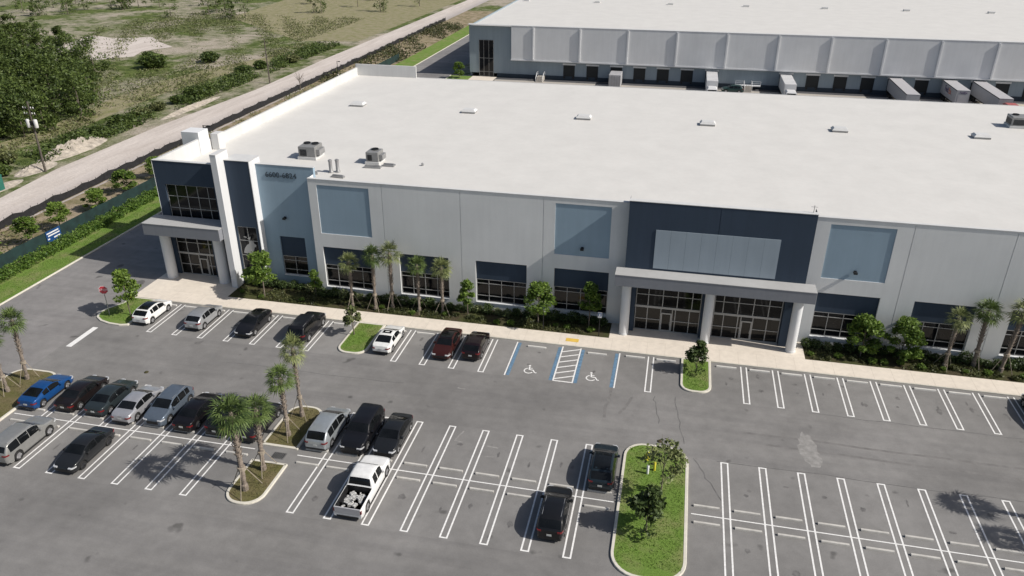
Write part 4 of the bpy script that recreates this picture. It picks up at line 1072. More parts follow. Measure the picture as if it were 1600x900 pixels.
# middle
car('van', (0.40, 0.43, 0.45), -25.6, -11.8, 1, 'silver minivan beside the upper dry palm island', metal=0.5, rails=True)
car('bigsuv', (0.009, 0.009, 0.011), -22.6, -11.6, -1, 'big black SUV between the silver minivan and the black sedan')
car('sedan', (0.014, 0.015, 0.017), -20.0, -11.5, -1, 'black sedan right of the big black SUV behind the white pickup')
PK = car('pickup', (0.74, 0.74, 0.73), -20.0, -17.9, 1, 'white pickup with an open loaded bed', cat='pickup truck', dark_rims=False, plate_rear=False)
car('suv', (0.018, 0.028, 0.036), -2.75, -11.85, 1, 'dark teal SUV with glass roof beside the big lawn island', black_roof=True, metal=0.2)
car('suv', (0.010, 0.010, 0.011), -5.6, -17.6, 1, 'black SUV with pale roof rails in the near row left of the big island', rails=True)
car('suv', (0.018, 0.045, 0.042), 12.0, 128.6, 1, 'dark green SUV parked sideways between the box trucks at the dock stair', rz=math.pi / 2)
# load in the pickup bed
b = MB(); r_ = random.Random(5)
for i in range(34):
    x, y = r_.uniform(-.62, .55), r_.uniform(-.7, .75); w, d, hh = r_.uniform(.08, .5), r_.uniform(.06, .3), r_.uniform(.08, .26); a_ = r_.uniform(0, 3.1)
    cs_, sn_ = math.cos(a_), math.sin(a_); k0 = len(b.v); b.bbox(-w / 2, -d / 2, 0, w / 2, d / 2, hh, .02)
    b.v[k0:] = [(x + vx * cs_ - vy * sn_, y + vx * sn_ + vy * cs_, vz) for vx, vy, vz in b.v[k0:]]
o = b.build('cargo_load', plain('load_pale', (0.42, 0.42, 0.41), 0.7, var=0.75, scale=9)); o.location = (-20.0, -19.75, 0.635)
tag(o, 'pale jumble of boxes and tools lying in the white pickup bed', 'cargo')

# ------------------------------------------------------------------ vegetation builders
def leaf_quads(C, size, rng, up=0.35, aspect=0.55):
    n = len(C)
    nrm = rng.normal(size=(n, 3)); nrm[:, 2] = np.abs(nrm[:, 2]) + up; nrm /= np.linalg.norm(nrm, axis=1)[:, None]
    t = rng.normal(size=(n, 3)); t -= nrm * (t * nrm).sum(1)[:, None]; t /= np.linalg.norm(t, axis=1)[:, None]
    bt = np.cross(nrm, t)
    s = (size * rng.uniform(0.6, 1.3, n))[:, None]
    t = t * s; bt = bt * s * aspect
    V = np.stack([C - t, C + bt * 0.9 - t * .1, C + t, C - bt * 0.9 - t * .1], 1).reshape(-1, 3)
    F = np.arange(4 * n).reshape(-1, 4)
    return V, F
def blob_points(rng, centre, rad, n, shell=0.55):
    d = rng.normal(size=(n, 3)); d /= np.linalg.norm(d, axis=1)[:, None]
    r_ = shell + (1 - shell) * rng.random(n) ** 0.6
    return np.array(centre) + d * r_[:, None] * np.array(rad)
def crown_points(seed, h0, h1, rad, nclump, per, clump_r, taper=0.0):
    rng = np.random.default_rng(seed); P_ = []
    for i in range(nclump):
        z = h0 + (h1 - h0) * rng.random() ** 0.9
        u = (z - h0) / (h1 - h0); prof = math.sqrt(max(0.05, 1 - (2 * u - 0.85) ** 2 * 0.8)) * (1 - taper * u)
        a = rng.random() * 2 * math.pi; q = rad * prof * (0.35 + 0.65 * rng.random() ** 0.5)
        cr_ = clump_r * rng.uniform(0.6, 1.35)
        P_.append(blob_points(rng, (q * math.cos(a), q * math.sin(a), z), (cr_, cr_, cr_ * .7), int(per * rng.uniform(.6, 1.3)), 0.3))
    return np.concatenate(P_), rng
def tree_proto(seed, H, rad, mat, nclump=16, per=70, leaf=.13, trunk_r=.07, base=0.38, taper=0.3, clump_r=None, limbs=6, name='small_tree'):
    t = thing(name, 'x', 'tree')
    rr = random.Random(seed)
    b = MB(); b.tube((0, 0, 0), (rr.uniform(-.05, .05), rr.uniform(-.05, .05), H * base), trunk_r, trunk_r * .75, 7); b.tube((0, 0, H * base), (rr.uniform(-.1, .1), rr.uniform(-.1, .1), H * .85), trunk_r * .72, trunk_r * .2, 6)
    b.build('trunk', M['bark'], t, smooth=60, local=True)
    b = MB()
    for i in range(limbs):
        a = i * 2.4 + rr.random(); z = H * (base + .08 * i * .8)
        b.tube((0, 0, z - .1), (rad * .75 * math.cos(a), rad * .75 * math.sin(a), z + rad * .7), trunk_r * .45, trunk_r * .12, 5)
    b.build('limbs', M['bark'], t, local=True)
    C, rng = crown_points(seed, H * base, H * .97, rad, nclump, per, clump_r or rad * .36, taper)
    V, F = leaf_quads(C, leaf, rng)
    np_mesh('crown', V, F, mat, t)
    return t
used = set()
def place(proto, x, y, z, label, h=1.0, rz=None, group=None, cat=None, name=None, lean=(0, 0), w=None):
    if proto not in used: o = proto; used.add(proto)
    else: o = copy_tree(proto)
    o.location = (x, y, z); o.rotation_euler = (lean[0], lean[1], rz if rz is not None else rnd.uniform(0, 6.28)); o.scale = (w or h, w or h, h)
    if 'group' in o.keys(): del o['group']
    tag(o, label, cat, group)
    return o

def palm_proto(seed, H=7.0, nf=36, leafmat='palm_leaf'):
    t = thing('palm_tree', 'x', 'palm tree'); rr = random.Random(seed)
    th = H - 1.15
    b = MB(); pr = []; z = 0.0; kk = 0
    while z < th:
        base = .21 if z < .4 else .135 + .02 * (z / th)
        jag = .035 if z > .9 else .01
        pr += [(base + jag, z), (base - jag * .3, z + .12)]; z += .16
    pr.append((.17, th)); pr.append((.05, th + .25))
    b.lathe(pr, (0, 0), 9); b.build('trunk', M['trunk'], t, local=True)
    # criss-cross boots on the upper trunk
    bt = MB()
    for i in range(70):
        a = i * 2.399; zz = th * .45 + (th * .55) * i / 70
        p = Vector((.18 * math.cos(a), .18 * math.sin(a), zz)); q = Vector((.30 * math.cos(a), .30 * math.sin(a), zz + .22))
        bt.tube(p, q, .035, .012, 4)
    bt.build('leaf_boots', M['trunk'], t, local=True)
    V = []; F = []
    cz = th + .1
    for i in range(nf):
        az = i * 2.399 + rr.uniform(-.2, .2); el = math.radians(84 - 132 * (i / nf) ** 0.85 + rr.uniform(-8, 8))
        d = Vector((math.cos(az) * math.cos(el), math.sin(az) * math.cos(el), math.sin(el)))
        side = Vector((-math.sin(az), math.cos(az), 0)); nrm = d.cross(side)
        pl = rr.uniform(.5, .8); o0 = Vector((0, 0, cz)) ; o1 = o0 + d * pl + Vector((0, 0, -.06))
        k0 = len(V); V += [o0 + side * .02, o0 - side * .02, o1 - side * .012, o1 + side * .012]; F.append((k0, k0 + 1, k0 + 2, k0 + 3))
        nl = 11
        for j in range(nl):
            ph = math.radians(-85 + 170 * j / (nl - 1)) + rr.uniform(-.05, .05)
            ln = (.62 + .38 * math.cos(ph)) * rr.uniform(.75, .98)
            v = (d * math.cos(ph) + side * math.sin(ph)).normalized()
            sd = v.cross(nrm).normalized() * .045
            m1 = o1 + v * ln * .55 + nrm * rr.uniform(-.03, .05); drop = Vector((0, 0, -rr.uniform(.05, .32) * ln)); m2 = o1 + v * ln + drop
            k0 = len(V); V += [o1, m1 + sd, m1 - sd, m2]; F += [(k0, k0 + 2, k0 + 1), (k0 + 1, k0 + 2, k0 + 3)]
    me = bpy.data.meshes.new('crown'); me.from_pydata([tuple(v) for v in V], [], F); me.materials.append(M[leafmat]); me.update()
    o = bpy.data.objects.new('crown', me); link(o, t)
    for i in range(3):
        a = R(20 + 120 * i); b = MB()
        b.tube((1.05 * math.cos(a), 1.05 * math.sin(a), .0), (.2 * math.cos(a), .2 * math.sin(a), 1.75), .028, .028, 5); b.build('brace', M['brace'], t, local=True)
    b = MB(); b.lathe([(.24, 1.62), (.255, 1.64), (.255, 1.86), (.24, 1.88)], (0, 0), 10); b.build('brace_collar', M['brace'], t, local=True)
    return t
palms = [palm_proto(11), palm_proto(12, nf=40), palm_proto(13, nf=32, leafmat='palm_leaf_dry')]
def palm(i, x, y, H, label, lean=(0, 0), w=1.0, z=.1):
    place(palms[i], x, y, z, label, H / 7.0, None, 'cabbage palms', lean=lean, w=w)
# planting bed left of the portal
palm(2, -32.4, 9.6, 6.3, 'short palm before the first wall window, leftmost of the bed palms', (0, -.01), .92)
palm(1, -29.7, 9.4, 7.5, 'tall palm between the first window and the tallest bed palm', (0, .02), .9)
palm(2, -28.0, 10.1, 7.7, 'tallest bed palm with a ringed trunk, between the first and second windows', (0, -.01))
palm(0, -25.0, 10.2, 6.4, 'braced palm before the left half of the second wall window', (0, 0), .9)
palm(2, -22.35, 10.2, 6.4, 'pale-leaved palm at the right jamb of the second wall window', (0, 0), .95)
palm(2, 27.3, 10.1, 6.4, 'short braced palm before the dark window right of the round trees', (0, -.03), .9)
palm(1, 30.1, 10.9, 7.0, 'leaning palm between the last two visible wall windows', (0, -.02), 1.05)
palm(2, 32.3, 10.4, 7.6, 'palm at the right end of the bed before the last window', (0, -.06), 1.05)
palm(0, -56.2, -10.3, 7.3, 'thin-trunked palm at the tip of the left island by the blue car', (0, .05), .95)
palm(0, -56.4, -12.4, 6.3, 'palm cut by the left edge on the island by the blue car', (0, .09), .95)
palm(1, -28.8, -19.7, 8.2, 'tall nearest palm with a thick patterned trunk on the lower dry island', (0, .0), 1.22)
palm(0, -28.6, -17.3, 6.7, 'smaller palm behind the nearest one on the lower dry island', (0, .03), 1.1)
palm(0, -28.7, -12.9, 6.6, 'palm in the middle of the upper dry island', (0, .0), 1.0)
palm(2, -28.8, -10.2, 7.9, 'slender palm at the rounded tip of the upper dry island', (0, .0), .9)
palm(1, 31.4, -10.6, 7.6, 'tall palm outside the view casting its shadow on the empty bays', (0, 0), 1.1)
palm(0, 32.6, -13.6, 7.2, 'second palm outside the view behind the shadow-casting palm', (0, 0), 1.05)

# small trees
tA = tree_proto(21, 5.0, 1.45, M['leaf'], 30, 85, .17)
tB = tree_proto(22, 5.0, 1.15, M['leaf'], 24, 100, .17, taper=.5)
tC = tree_proto(23, 3.2, .95, M['leaf_bronze'], 16, 42, .18, taper=.4)
tD = tree_proto(24, 4.4, 1.45, M['leaf_dark'], 30, 70, .19, taper=.6, base=.12)
tE = tree_proto(25, 4.4, 1.6, M['leaf'], 34, 110, .17, base=.2, taper=.05)
tF = tree_proto(26, 5.6, 1.6, M['leaf_bronze'], 18, 46, .18, taper=.25)
place(tA, -42.9, 9.6, .1, 'bright green tree before the tower logo window', 1.08, w=1.3, cat='tree')
place(tB, -37.3, 10.9, .1, 'small green tree at the grey wall corner right of the tower', .66)
place(tC, -29.9, 3.9, .12, 'thin bronze-leaved sapling on the first lawn island', 1.0, cat='tree')
place(tB, -19.65, 10.4, .1, 'slim upright tree between the second and third wall windows', .84)
place(tA, -11.9, 9.9, .1, 'green tree between the third and fourth wall windows', .98, w=1.15)
place(tB, -6.7, 10.6, .1, 'dark shaded tree before the fourth wall window beside the entrance', 1.02)
place(tD, 4.25, 4.2, .12, 'dark conical tree on the small lawn island before the entrance', .80, cat='tree')
place(tE, 19.9, 10.5, .1, 'round green tree before the window right of the entrance', .98, cat='tree')
place(tE, 23.4, 10.4, .1, 'round green tree between the first two windows right of the entrance', 1.02)
place(tA, -54.85, 2.7, .12, 'young green tree behind the stop sign', 1.06, w=.98)
place(tF, 1.75, -13.7, .12, 'open bronze-green tree on the big lawn island', .95, cat='tree')
place(tD, .9, -17.6, .12, 'dense dark tree at the near end of the big lawn island', .95)
for (x, y), lb in zip(((-79.2, 10.3), (-79.4, 16.4), (-79.5, 22.0), (-79.6, 29.3), (-80.4, 36.8), (-80.2, 44.5)),
                      ('leftmost behind the green screen', 'left of the blue banner', 'right of the blue banner', 'fourth along the green screen', 'fifth along the green screen beside the tower', 'hidden farthest behind the tower')):
    place(tA if x > -79.55 else tE, x, y, -.02, 'bushy young tree on the brown strip, ' + lb, rnd.uniform(.72, .85), w=1.05, group='young trees behind the screen fence')
place(tE, -54.2, 129.8, .05, 'round dark tree beside the dock warehouse entrance', .9)

# shrubs against the wall
def shrub_proto(seed, mat, rx, rz, n=420, leaf=.11):
    rng = np.random.default_rng(seed)
    C = np.concatenate([blob_points(rng, (rng.uniform(-.25, .25) * rx, rng.uniform(-.25, .25) * rx, rz * rng.uniform(.8, 1.05)), (rx * rng.uniform(.55, .9), rx * rng.uniform(.55, .9), rz * rng.uniform(.6, .95)), n // 5, .5) for _ in range(5)])
    C[:, 2] = np.maximum(C[:, 2], .05)
    V, F = leaf_quads(C, leaf, rng)
    return np_mesh('shrub', V, F, mat)
shr = [shrub_proto(31, M['leaf_dark'], .75, .5), shrub_proto(32, M['leaf_dark'], .8, .6), shrub_proto(33, M['leaf_bronze'], .7, .5, 300), shrub_proto(34, M['leaf'], .5, .3, 260), shrub_proto(35, M['leaf_cover'], .55, .25, 260)]
for s_ in shr: tag(s_, None, 'shrub')
def shrub(i, x, y, label, group, s=1.0, z=.08):
    o = shr[i]
    if o in used: o = o.copy(); COL.objects.link(o)
    else: used.add(o)
    o.location = (x, y, z); o.rotation_euler = (0, 0, rnd.uniform(0, 6.28)); o.scale = (s, s, s * rnd.uniform(.85, 1.15))
    tag(o, label, 'shrub', group)
def wall_row(x0, x1, where, grp, yb=11.3):
    x = x0
    while x < x1:
        i = 2 if rnd.random() < .14 else rnd.choice((0, 1))
        shrub(i, x, yb + rnd.uniform(-.2, .15), ('sparse bronze shrub' if i == 2 else 'dark green shrub') + ' in the row against the wall ' + where, ('bronze ' if i == 2 else 'dark ') + grp, rnd.uniform(.85, 1.15)); x += rnd.uniform(.85, 1.15)
wall_row(-46.2, -37.8, 'below the blue-grey tower section', 'wall shrubs by the tower', 12.2)
wall_row(-37.0, -4.8, 'between the tower and the entrance', 'wall shrubs left of the entrance')
wall_row(15.0, 44, 'right of the entrance', 'wall shrubs right of the entrance')
for x0, x1, wh, gr in ((-46, -5, 'left of the entrance', 'low plants left'), (15.2, 42, 'right of the entrance', 'low plants right')):
    x = x0
    while x < x1:
        shrub(rnd.choice((3, 4, 4)), x, 9.7 + rnd.uniform(-.45, .55), 'low yellow-green plant in the mulch bed ' + wh, gr + ' of the entrance', rnd.uniform(.6, 1.0)); x += rnd.uniform(.9, 1.9)
# ground cover of the beds (uncountable)
rng = np.random.default_rng(77)
cs = []
for x0, x1, n in ((-46.8, -4.6, 9000), (14.8, 45, 6500)):
    C = np.stack([rng.uniform(x0, x1, n), rng.uniform(8.9, 11.8, n), rng.uniform(.1, .3, n)], 1)
    k_ = np.sin(C[:, 0] * 1.3) + np.sin(C[:, 0] * .47 + 1) + np.sin(C[:, 1] * 2.1 + C[:, 0] * .6)
    cs.append(C[k_ > -.4])
V, F = leaf_quads(np.concatenate(cs), .12, rng)
np_mesh('ground_cover', V, F, M['leaf_cover'], kind='stuff')
# grass tufts on the lawns (uncountable)
def grass_pts(x0, x1, y0, y1, n, z): return np.stack([rng.uniform(x0, x1, n), rng.uniform(y0, y1, n), np.full(n, z)], 1)
G_ = [grass_pts(-30.2, -27.8, .9, 6.2, 1500, .14), grass_pts(3.2, 5.3, 1.2, 6.2, 1200, .14), grass_pts(-1.0, 3.4, -21, -8.2, 5200, .14), grass_pts(-57.6, -54.1, 1.4, 6.2, 1500, .14), grass_pts(-73.8, -70.6, -5, 60, 14000, .12)]
C = np.concatenate(G_); V, F = leaf_quads(C, .07, rng, up=0.0, aspect=.35)
np_mesh('lawn_grass', V, F, foliage('grass_blades', (0.09, 0.155, 0.024), (0.23, 0.33, 0.065), .35), kind='stuff')
G_ = [grass_pts(-30.0, -27.5, -14.1, -9.2, 900, .14), grass_pts(-29.7, -27.4, -20.4, -16.6, 800, .14), grass_pts(-58, -54, -20.5, -9.5, 1800, .14)]
C = np.concatenate(G_); V, F = leaf_quads(C, .07, rng, up=0.0, aspect=.35)
np_mesh('dry_grass', V, F, foliage('dry_blades', (0.09, 0.085, 0.035), (0.20, 0.18, 0.09), .3), kind='stuff')

# hedge along the side road
b_t = thing('hedge', 'long bright green clipped hedge along the side road verge', 'hedge', (-74.8, 20, 0))
n = 34000
C = np.stack([rng.uniform(-76.3, -74.0, n), rng.uniform(-30, 75, n), rng.uniform(.1, 1.0, n) ** .6 * 1.15], 1)
C[:, 0] += .25 * np.sin(C[:, 1] * 1.9) * rng.random(n); C[:, 2] *= (.85 + .2 * np.sin(C[:, 1] * 2.7) * np.sin(C[:, 1] * .9 + 1))
C -= np.array([-74.8, 20, 0])
V, F = leaf_quads(C, .15, rng); np_mesh('foliage', V, F, M['leaf_hedge'], b_t)
# screen fence and silt fence
t = thing('screen_fence', 'dark green fabric screen fence behind the hedge', 'fence', (-77.2, 20, 0))
b = MB()
ys = np.arange(-60, 150.1, 3.0)
for a, c_ in zip(ys[:-1], ys[1:]):
    m_ = (a + c_) / 2; off = .05 * math.sin(a * 1.7)
    b.quad((-77.2, a, .05), (-77.2 + off, m_, .05), (-77.2 + off, m_, 1.85), (-77.2, a, 1.9)); b.quad((-77.2 + off, m_, .05), (-77.2, c_, .05), (-77.2, c_, 1.9), (-77.2 + off, m_, 1.85))
b.build('fabric', M['screen'], t)
pp = MB()
for a in ys: pp.tube((-77.3, a, -.05), (-77.3, a, 2.05), .035, n=5)
pp.build('posts', M['dark_metal'], t)
t = thing('silt_fence', 'low black silt fence between the brown strip and the dirt road', 'fence', (-87.5, 60, 0))
b = MB(); ys = np.arange(-40, 230.1, 1.5); r_ = random.Random(9)
zt_ = [1.25 + r_.uniform(-.3, .1) for _ in ys]; xo = [r_.uniform(-.14, .14) for _ in ys]
for i in range(len(ys) - 1):
    b.quad((-87.5 + xo[i], ys[i], -.04), (-87.5 + xo[i + 1], ys[i + 1], -.04), (-87.5 + xo[i + 1], ys[i + 1], zt_[i + 1]), (-87.5 + xo[i], ys[i], zt_[i]))
b.build('fabric', M['silt'], t)
b = MB()
for i, y in enumerate(ys): b.tube((-87.6 + xo[i], y, -.05), (-87.6 + xo[i], y, zt_[i] + .18), .03, n=4)
b.build('stakes', M['dark_metal'], t)
MB().sheet([(-87.3, 20), (-86.9, 22), (-86.7, 60), (-86.9, 110), (-87.35, 112)], -.012).build('pale_edge', M['dirt'], kind='structure')
# blue banner on the screen fence
t = thing('fence_banner', 'blue banner with white lines of writing hung on the green screen fence', 'banner', (-77.0, 17.7, 0))
b = MB(); b.box(-77.12, 16.9, .35, -77.09, 19.4, 1.85); b.build('panel', M['blue_sign'], t)
b = MB()
for z, a, c_ in ((1.45, 17.05, 19.1), (1.12, 17.2, 19.2), (.68, 18.1, 19.2), (.72, 17.05, 17.4)): b.box(-77.088, a, z, -77.08, c_, z + .17)
b.build('lettering', M['sign_white'], t)

# ------------------------------------------------------------------ scrubland
def scatter(n, poly_fn, size, mat, name, zmax=.8, kind='stuff', up=.3):
    C = poly_fn(n); C[:, 2] = rng.random(len(C)) ** 1.6 * zmax
    V, F = leaf_quads(C, size, rng, up); return np_mesh(name, V, F, mat, kind=kind)
def strip(x0, x1, y0, y1, thr, fx_=.21, fy_=.13):
    def f(n):
        C = np.stack([rng.uniform(x0, x1, n), rng.uniform(y0, y1, n), np.zeros(n)], 1)
        k_ = np.sin(C[:, 0] * fx_ + 2) + np.sin(C[:, 1] * fy_) + np.sin(C[:, 0] * .5 + C[:, 1] * .31) + .6 * np.sin(C[:, 1] * .9) + rng.normal(size=n) * .5
        return C[k_ > thr]
    return f
scatter(30000, strip(-110.5, -103.2, 20, 170, -1.2), .30, M['leaf_wood'], 'undergrowth', 1.3)
scatter(16000, strip(-118, -108, 20, 170, .2), .26, M['leaf_scrub'], 'undergrowth', .6)
scatter(60000, strip(-200, -118, 60, 230, .2, .11, .07), .27, M['leaf_scrub'], 'undergrowth', .6)
scatter(9000, strip(-87, -77.6, -20, 120, .2), .2, M['leaf_scrub'], 'undergrowth', .5)
scatter(9000, strip(-87, -76, 118, 220, -.6), .3, M['leaf_cover'], 'undergrowth', 1.2)
# single bushes on the verge of the dirt road
bush_p = [shrub_proto(51, M['leaf_wood'], 2.0, 1.2, 1500, .22), shrub_proto(52, M['leaf_wood'], 1.6, .9, 1100, .2), shrub_proto(53, M['leaf_scrub'], 1.8, .9, 1000, .22)]
bushes = [(-106.5, 96.5, 0, 1.45, 'largest dark green bush beside the far dirt road'), (-107.0, 90.8, 0, 1.1, 'dark bush left of the largest one by the dirt road'), (-106.6, 102.0, 1, 1.2, 'bush right of the largest one by the dirt road'),
          (-106.5, 64.5, 0, 1.0, 'green bush at the end of the pale spoil mound'), (-107.0, 71.5, 1, 1.35, 'bush by the dirt road between the mound and the olive thicket'), (-107.2, 79.0, 2, 1.3, 'olive thicket beside the dirt road'),
          (-107.4, 84.8, 2, 1.1, 'smaller olive thicket below the dark bushes'), (-126.5, 86.0, 0, 1.7, 'large round bush at the wood edge by the track'), (-123.8, 78.5, 1, 1.4, 'bright bush below the large round one at the wood edge'),
          (-105.8, 40.0, 1, 1.3, 'bush left of the utility pole with transformers'), (-109.5, 45.5, 2, 1.3, 'olive bush behind the utility pole with transformers'), (-109.5, 123.0, 0, 1.3, 'dark bush before the far pole'),
          (-109.2, 131.0, 1, 1.5, 'bush behind the far pole'), (-127.0, 136.0, 0, 1.6, 'dark bush at the far end of the track'), (-137, 125.5, 0, 2.0, 'wide bush on the open scrub beyond the track'), (-142, 131, 1, 2.0, 'second wide bush on the open scrub'), (-104.5, 141, 2, 1.4, 'olive bush at the far dirt road edge')]
for x, y, i, s_, lb in bushes:
    o = bush_p[i]
    if o in used: o = o.copy(); COL.objects.link(o)
    else: used.add(o)
    o.name = 'bush'; o.location = (x, y, -.05); o.rotation_euler = (0, 0, rnd.uniform(0, 6.28)); o.scale = (s_, s_ * rnd.uniform(.9, 1.2), s_ * rnd.uniform(.8, 1.0))
    tag(o, lb, 'bush', 'bushes along the dirt road')
# wood that reads as one mass
C = []
r_ = random.Random(15)
pts = []
tries = 0
while len(pts) < 230 and tries < 20000:
    tries += 1
    x = r_.uniform(-200, -117); y = r_.uniform(25, 150)
    if x > -118 - max(0, (y - 76)) * .72: continue
    if -185 < x < -145 and 118 < y < 175: continue
    if any((x - a) ** 2 + (y - c_) ** 2 < 19 for a, c_ in pts): continue
    pts.append((x, y))
for i in range(60): pts.append((r_.uniform(-340, -215), r_.uniform(90, 330)))
for i in range(40): pts.append((r_.uniform(-260, -110), r_.uniform(215, 330)))
wt = MB()
for i, (x, y) in enumerate(pts):
    H = r_.uniform(5.5, 9.5); far = x < -200 or y > 200
    q, _ = crown_points(100 + i, H * .08, H, H * .40, 10 if far else 22, 40 if far else 64, H * .16, .25)
    C.append(q + np.array([x, y, -.05])); wt.tube((x, y, -.1), (x, y, H * .6), .16, .06, 5)
C = np.concatenate(C); V, F = leaf_quads(C, .30, rng)
wd = np_mesh('woodland', V, F, M['leaf_wood'], kind='stuff')
wt.build('woodland_trunks', M['bark'], kind='stuff')
# spoil mound and rubble
def mound(x, y, lx, ly, h, label, seed):
    n = 22; rr = np.random.default_rng(seed); V = []; F = []
    hgt = rr.random((n + 1, n + 1))
    for i in range(n + 1):
        for j in range(n + 1):
            u, v = i / n * 2 - 1, j / n * 2 - 1; d = math.sqrt(u * u + v * v)
            z = max(0, (1 - d ** 1.6)) * h * (.55 + .75 * hgt[i, j]) - .12
            V.append((u * lx, v * ly, z))
    for i in range(n):
        for j in range(n): a = i * (n + 1) + j; F.append((a, a + n + 1, a + n + 2, a + 1))
    o = np_mesh('spoil_mound', np.array(V), np.array(F), M['rock']); o.location = (x, y, -.02); tag(o, label, 'mound', 'spoil mounds')
mound(-104.4, 55.0, 2.8, 8.5, 1.7, 'long pale rocky spoil mound right of the utility pole with transformers', 1)
mound(-102.6, 44.0, 2.2, 4.5, .8, 'small pale rubble mound at the foot of the utility pole', 2)
mound(-102.0, 88.0, 1.4, 12.0, .7, 'low stony windrow along the dirt road before the dark bushes', 3)
mound(-100.9, 34.5, 1.6, 5.0, .6, 'low dirt heap at the left edge beside the dirt road', 4)

# poles
t = thing('utility_pole', 'timber utility pole with crossarms and two pale transformers', 'utility pole', (-100.2, 43.3, 0), 0, 'utility poles')
b = MB(); b.tube((0, 0, -.1), (.15, 0, 11.4), .19, .12, 10); b.build('pole', M['pole_wood'], t, smooth=40, local=True)
for i, z in enumerate((10.3, 9.4)):
    b = MB(); b.box(-1.0, -.06, z - .06, 1.1, .06, z + .06); arm = b.build('crossarm', M['pole_wood'], t, local=True)
    for s_ in (-.9, -.45, .5, .95):
        b = MB(); b.lathe([(.03, z + .06), (.09, z + .1), (.06, z + .17), (.09, z + .22), (.03, z + .32)], (s_, 0), 8); b.build('insulator', M['ceramic'], arm, local=True)
for s_ in (-.62, .78):
    b = MB(); b.lathe([(.26, 7.3), (.3, 7.4), (.3, 8.5), (.22, 8.62)], (s_, -.1), 14); b.build('transformer', M['ceramic'], t, smooth=40, local=True)
b = MB(); b.box(-.35, -.16, 7.7, .5, .1, 8.3); b.build('mounting_bracket', M['dark_metal'], t, local=True)
t = thing('utility_pole', 'bare dark timber pole beyond the far dirt road', 'utility pole', (-97.6, 114.2, 0), 0, 'utility poles')
b = MB(); b.tube((0, 0, -.1), (0, 0, 10.5), .18, .11, 8); b.build('pole', M['pole_wood'], t, smooth=40, local=True)
b = MB(); b.box(-1.0, -.06, 9.6, 1.0, .06, 9.72); b.build('crossarm', M['pole_wood'], t, local=True)
def lightpole(x, y, H, label, arm=1):
    t = thing('light_pole', label, 'light pole', (x, y, 0), 0, 'parking light poles')
    b = MB(); b.lathe([(.28, -.05), (.28, .7)], (0, 0), 12); b.build('base', M['kerb'], t, local=True)
    b = MB(); b.tube((0, 0, .7), (0, 0, H), .09, .06, 8); b.build('pole', M['dark_metal'], t, smooth=40, local=True)
    b = MB(); b.box(-.05, -.04, H - .12, arm * .9, .04, H - .04); b.bbox(min(arm * .6, arm * 1.3), -.18, H - .16, max(arm * .6, arm * 1.3), .18, H, .04); b.build('lamp_head', M['dark_metal'], t, local=True)
lightpole(-71.6, 46.0, 8.6, 'dark light pole whose head shows above the white roof fin')
lightpole(-84.5, 125.0, 3.9, 'slim light pole beside the silt fence at the far dirt road', .6)
t = thing('bare_tree', 'leafless sapling beside the silt fence at the far dirt road', 'tree', (-87.0, 109.0, 0))
b = MB(); b.tube((0, 0, -.05), (0, 0, 2.0), .09, .06, 6); b.build('trunk', M['bark'], t, local=True)
b = MB(); r_ = random.Random(2)
for i in range(11):
    a = i * 2.4; z = 1.2 + i * .14; p = Vector((0, 0, z)); q = Vector((1.2 * math.cos(a), 1.2 * math.sin(a), z + 1.6)); b.tube(p, q, .05, .015, 5)
    b.tube(p.lerp(q, .5), p.lerp(q, .5) + Vector((.5 * math.cos(a + 1), .5 * math.sin(a + 1), .7)), .03, .01, 4)
b.build('branches', M['bark'], t, local=True)
t = thing('portable_toilet', 'dark teal portable cabin at the left edge by the dirt road', 'cabin', (-100.4, 33.6, 0))
b = MB(); b.bbox(-.7, -.8, 0, .7, .8, 2.2, .08); b.build('body', M['teal_tank'], t, local=True)
b = MB(); b.bbox(-.75, -.85, 2.203, .75, .85, 2.4, .1); b.build('roof', M['teal_tank'], t, local=True)

# ------------------------------------------------------------------ signs, hydrants, drains
def octo(r, y): return [(r * math.cos(R(22.5 + 45 * i)), y, r * math.sin(R(22.5 + 45 * i))) for i in range(8)]
t = thing('stop_sign', 'red octagonal stop sign on the curved lawn island', 'stop sign', (-57.0, 2.2, .12), R(18))
b = MB(); b.box(-.035, -.03, 0, .035, .03, 3.4); b.build('post', M['grey_metal'], t, local=True)
def octbox(r, ya, yb, zc):
    o_ = MB(); A = [(x, ya, z + zc) for x, _, z in octo(r, 0)]; B = [(x, yb, z + zc) for x, _, z in octo(r, 0)]
    o_.add(A + B, [tuple(range(8)), tuple(range(15, 7, -1))] + [(i, 8 + i, 8 + (i + 1) % 8, (i + 1) % 8) for i in range(8)]); return o_
octbox(.50, -.055, -.035, 3.0).build('rim', M['sign_white'], t, local=True)
f_ = octbox(.46, -.062, -.056, 3.0).build('face', M['sign_red'], t, local=True)
o = text_mesh('lettering', 'STOP', .36, M['sign_white'], None, (0, 0, 0), (R(90), 0, 0), .003); o.parent = t; o.location = (0, -.068, 3.0)
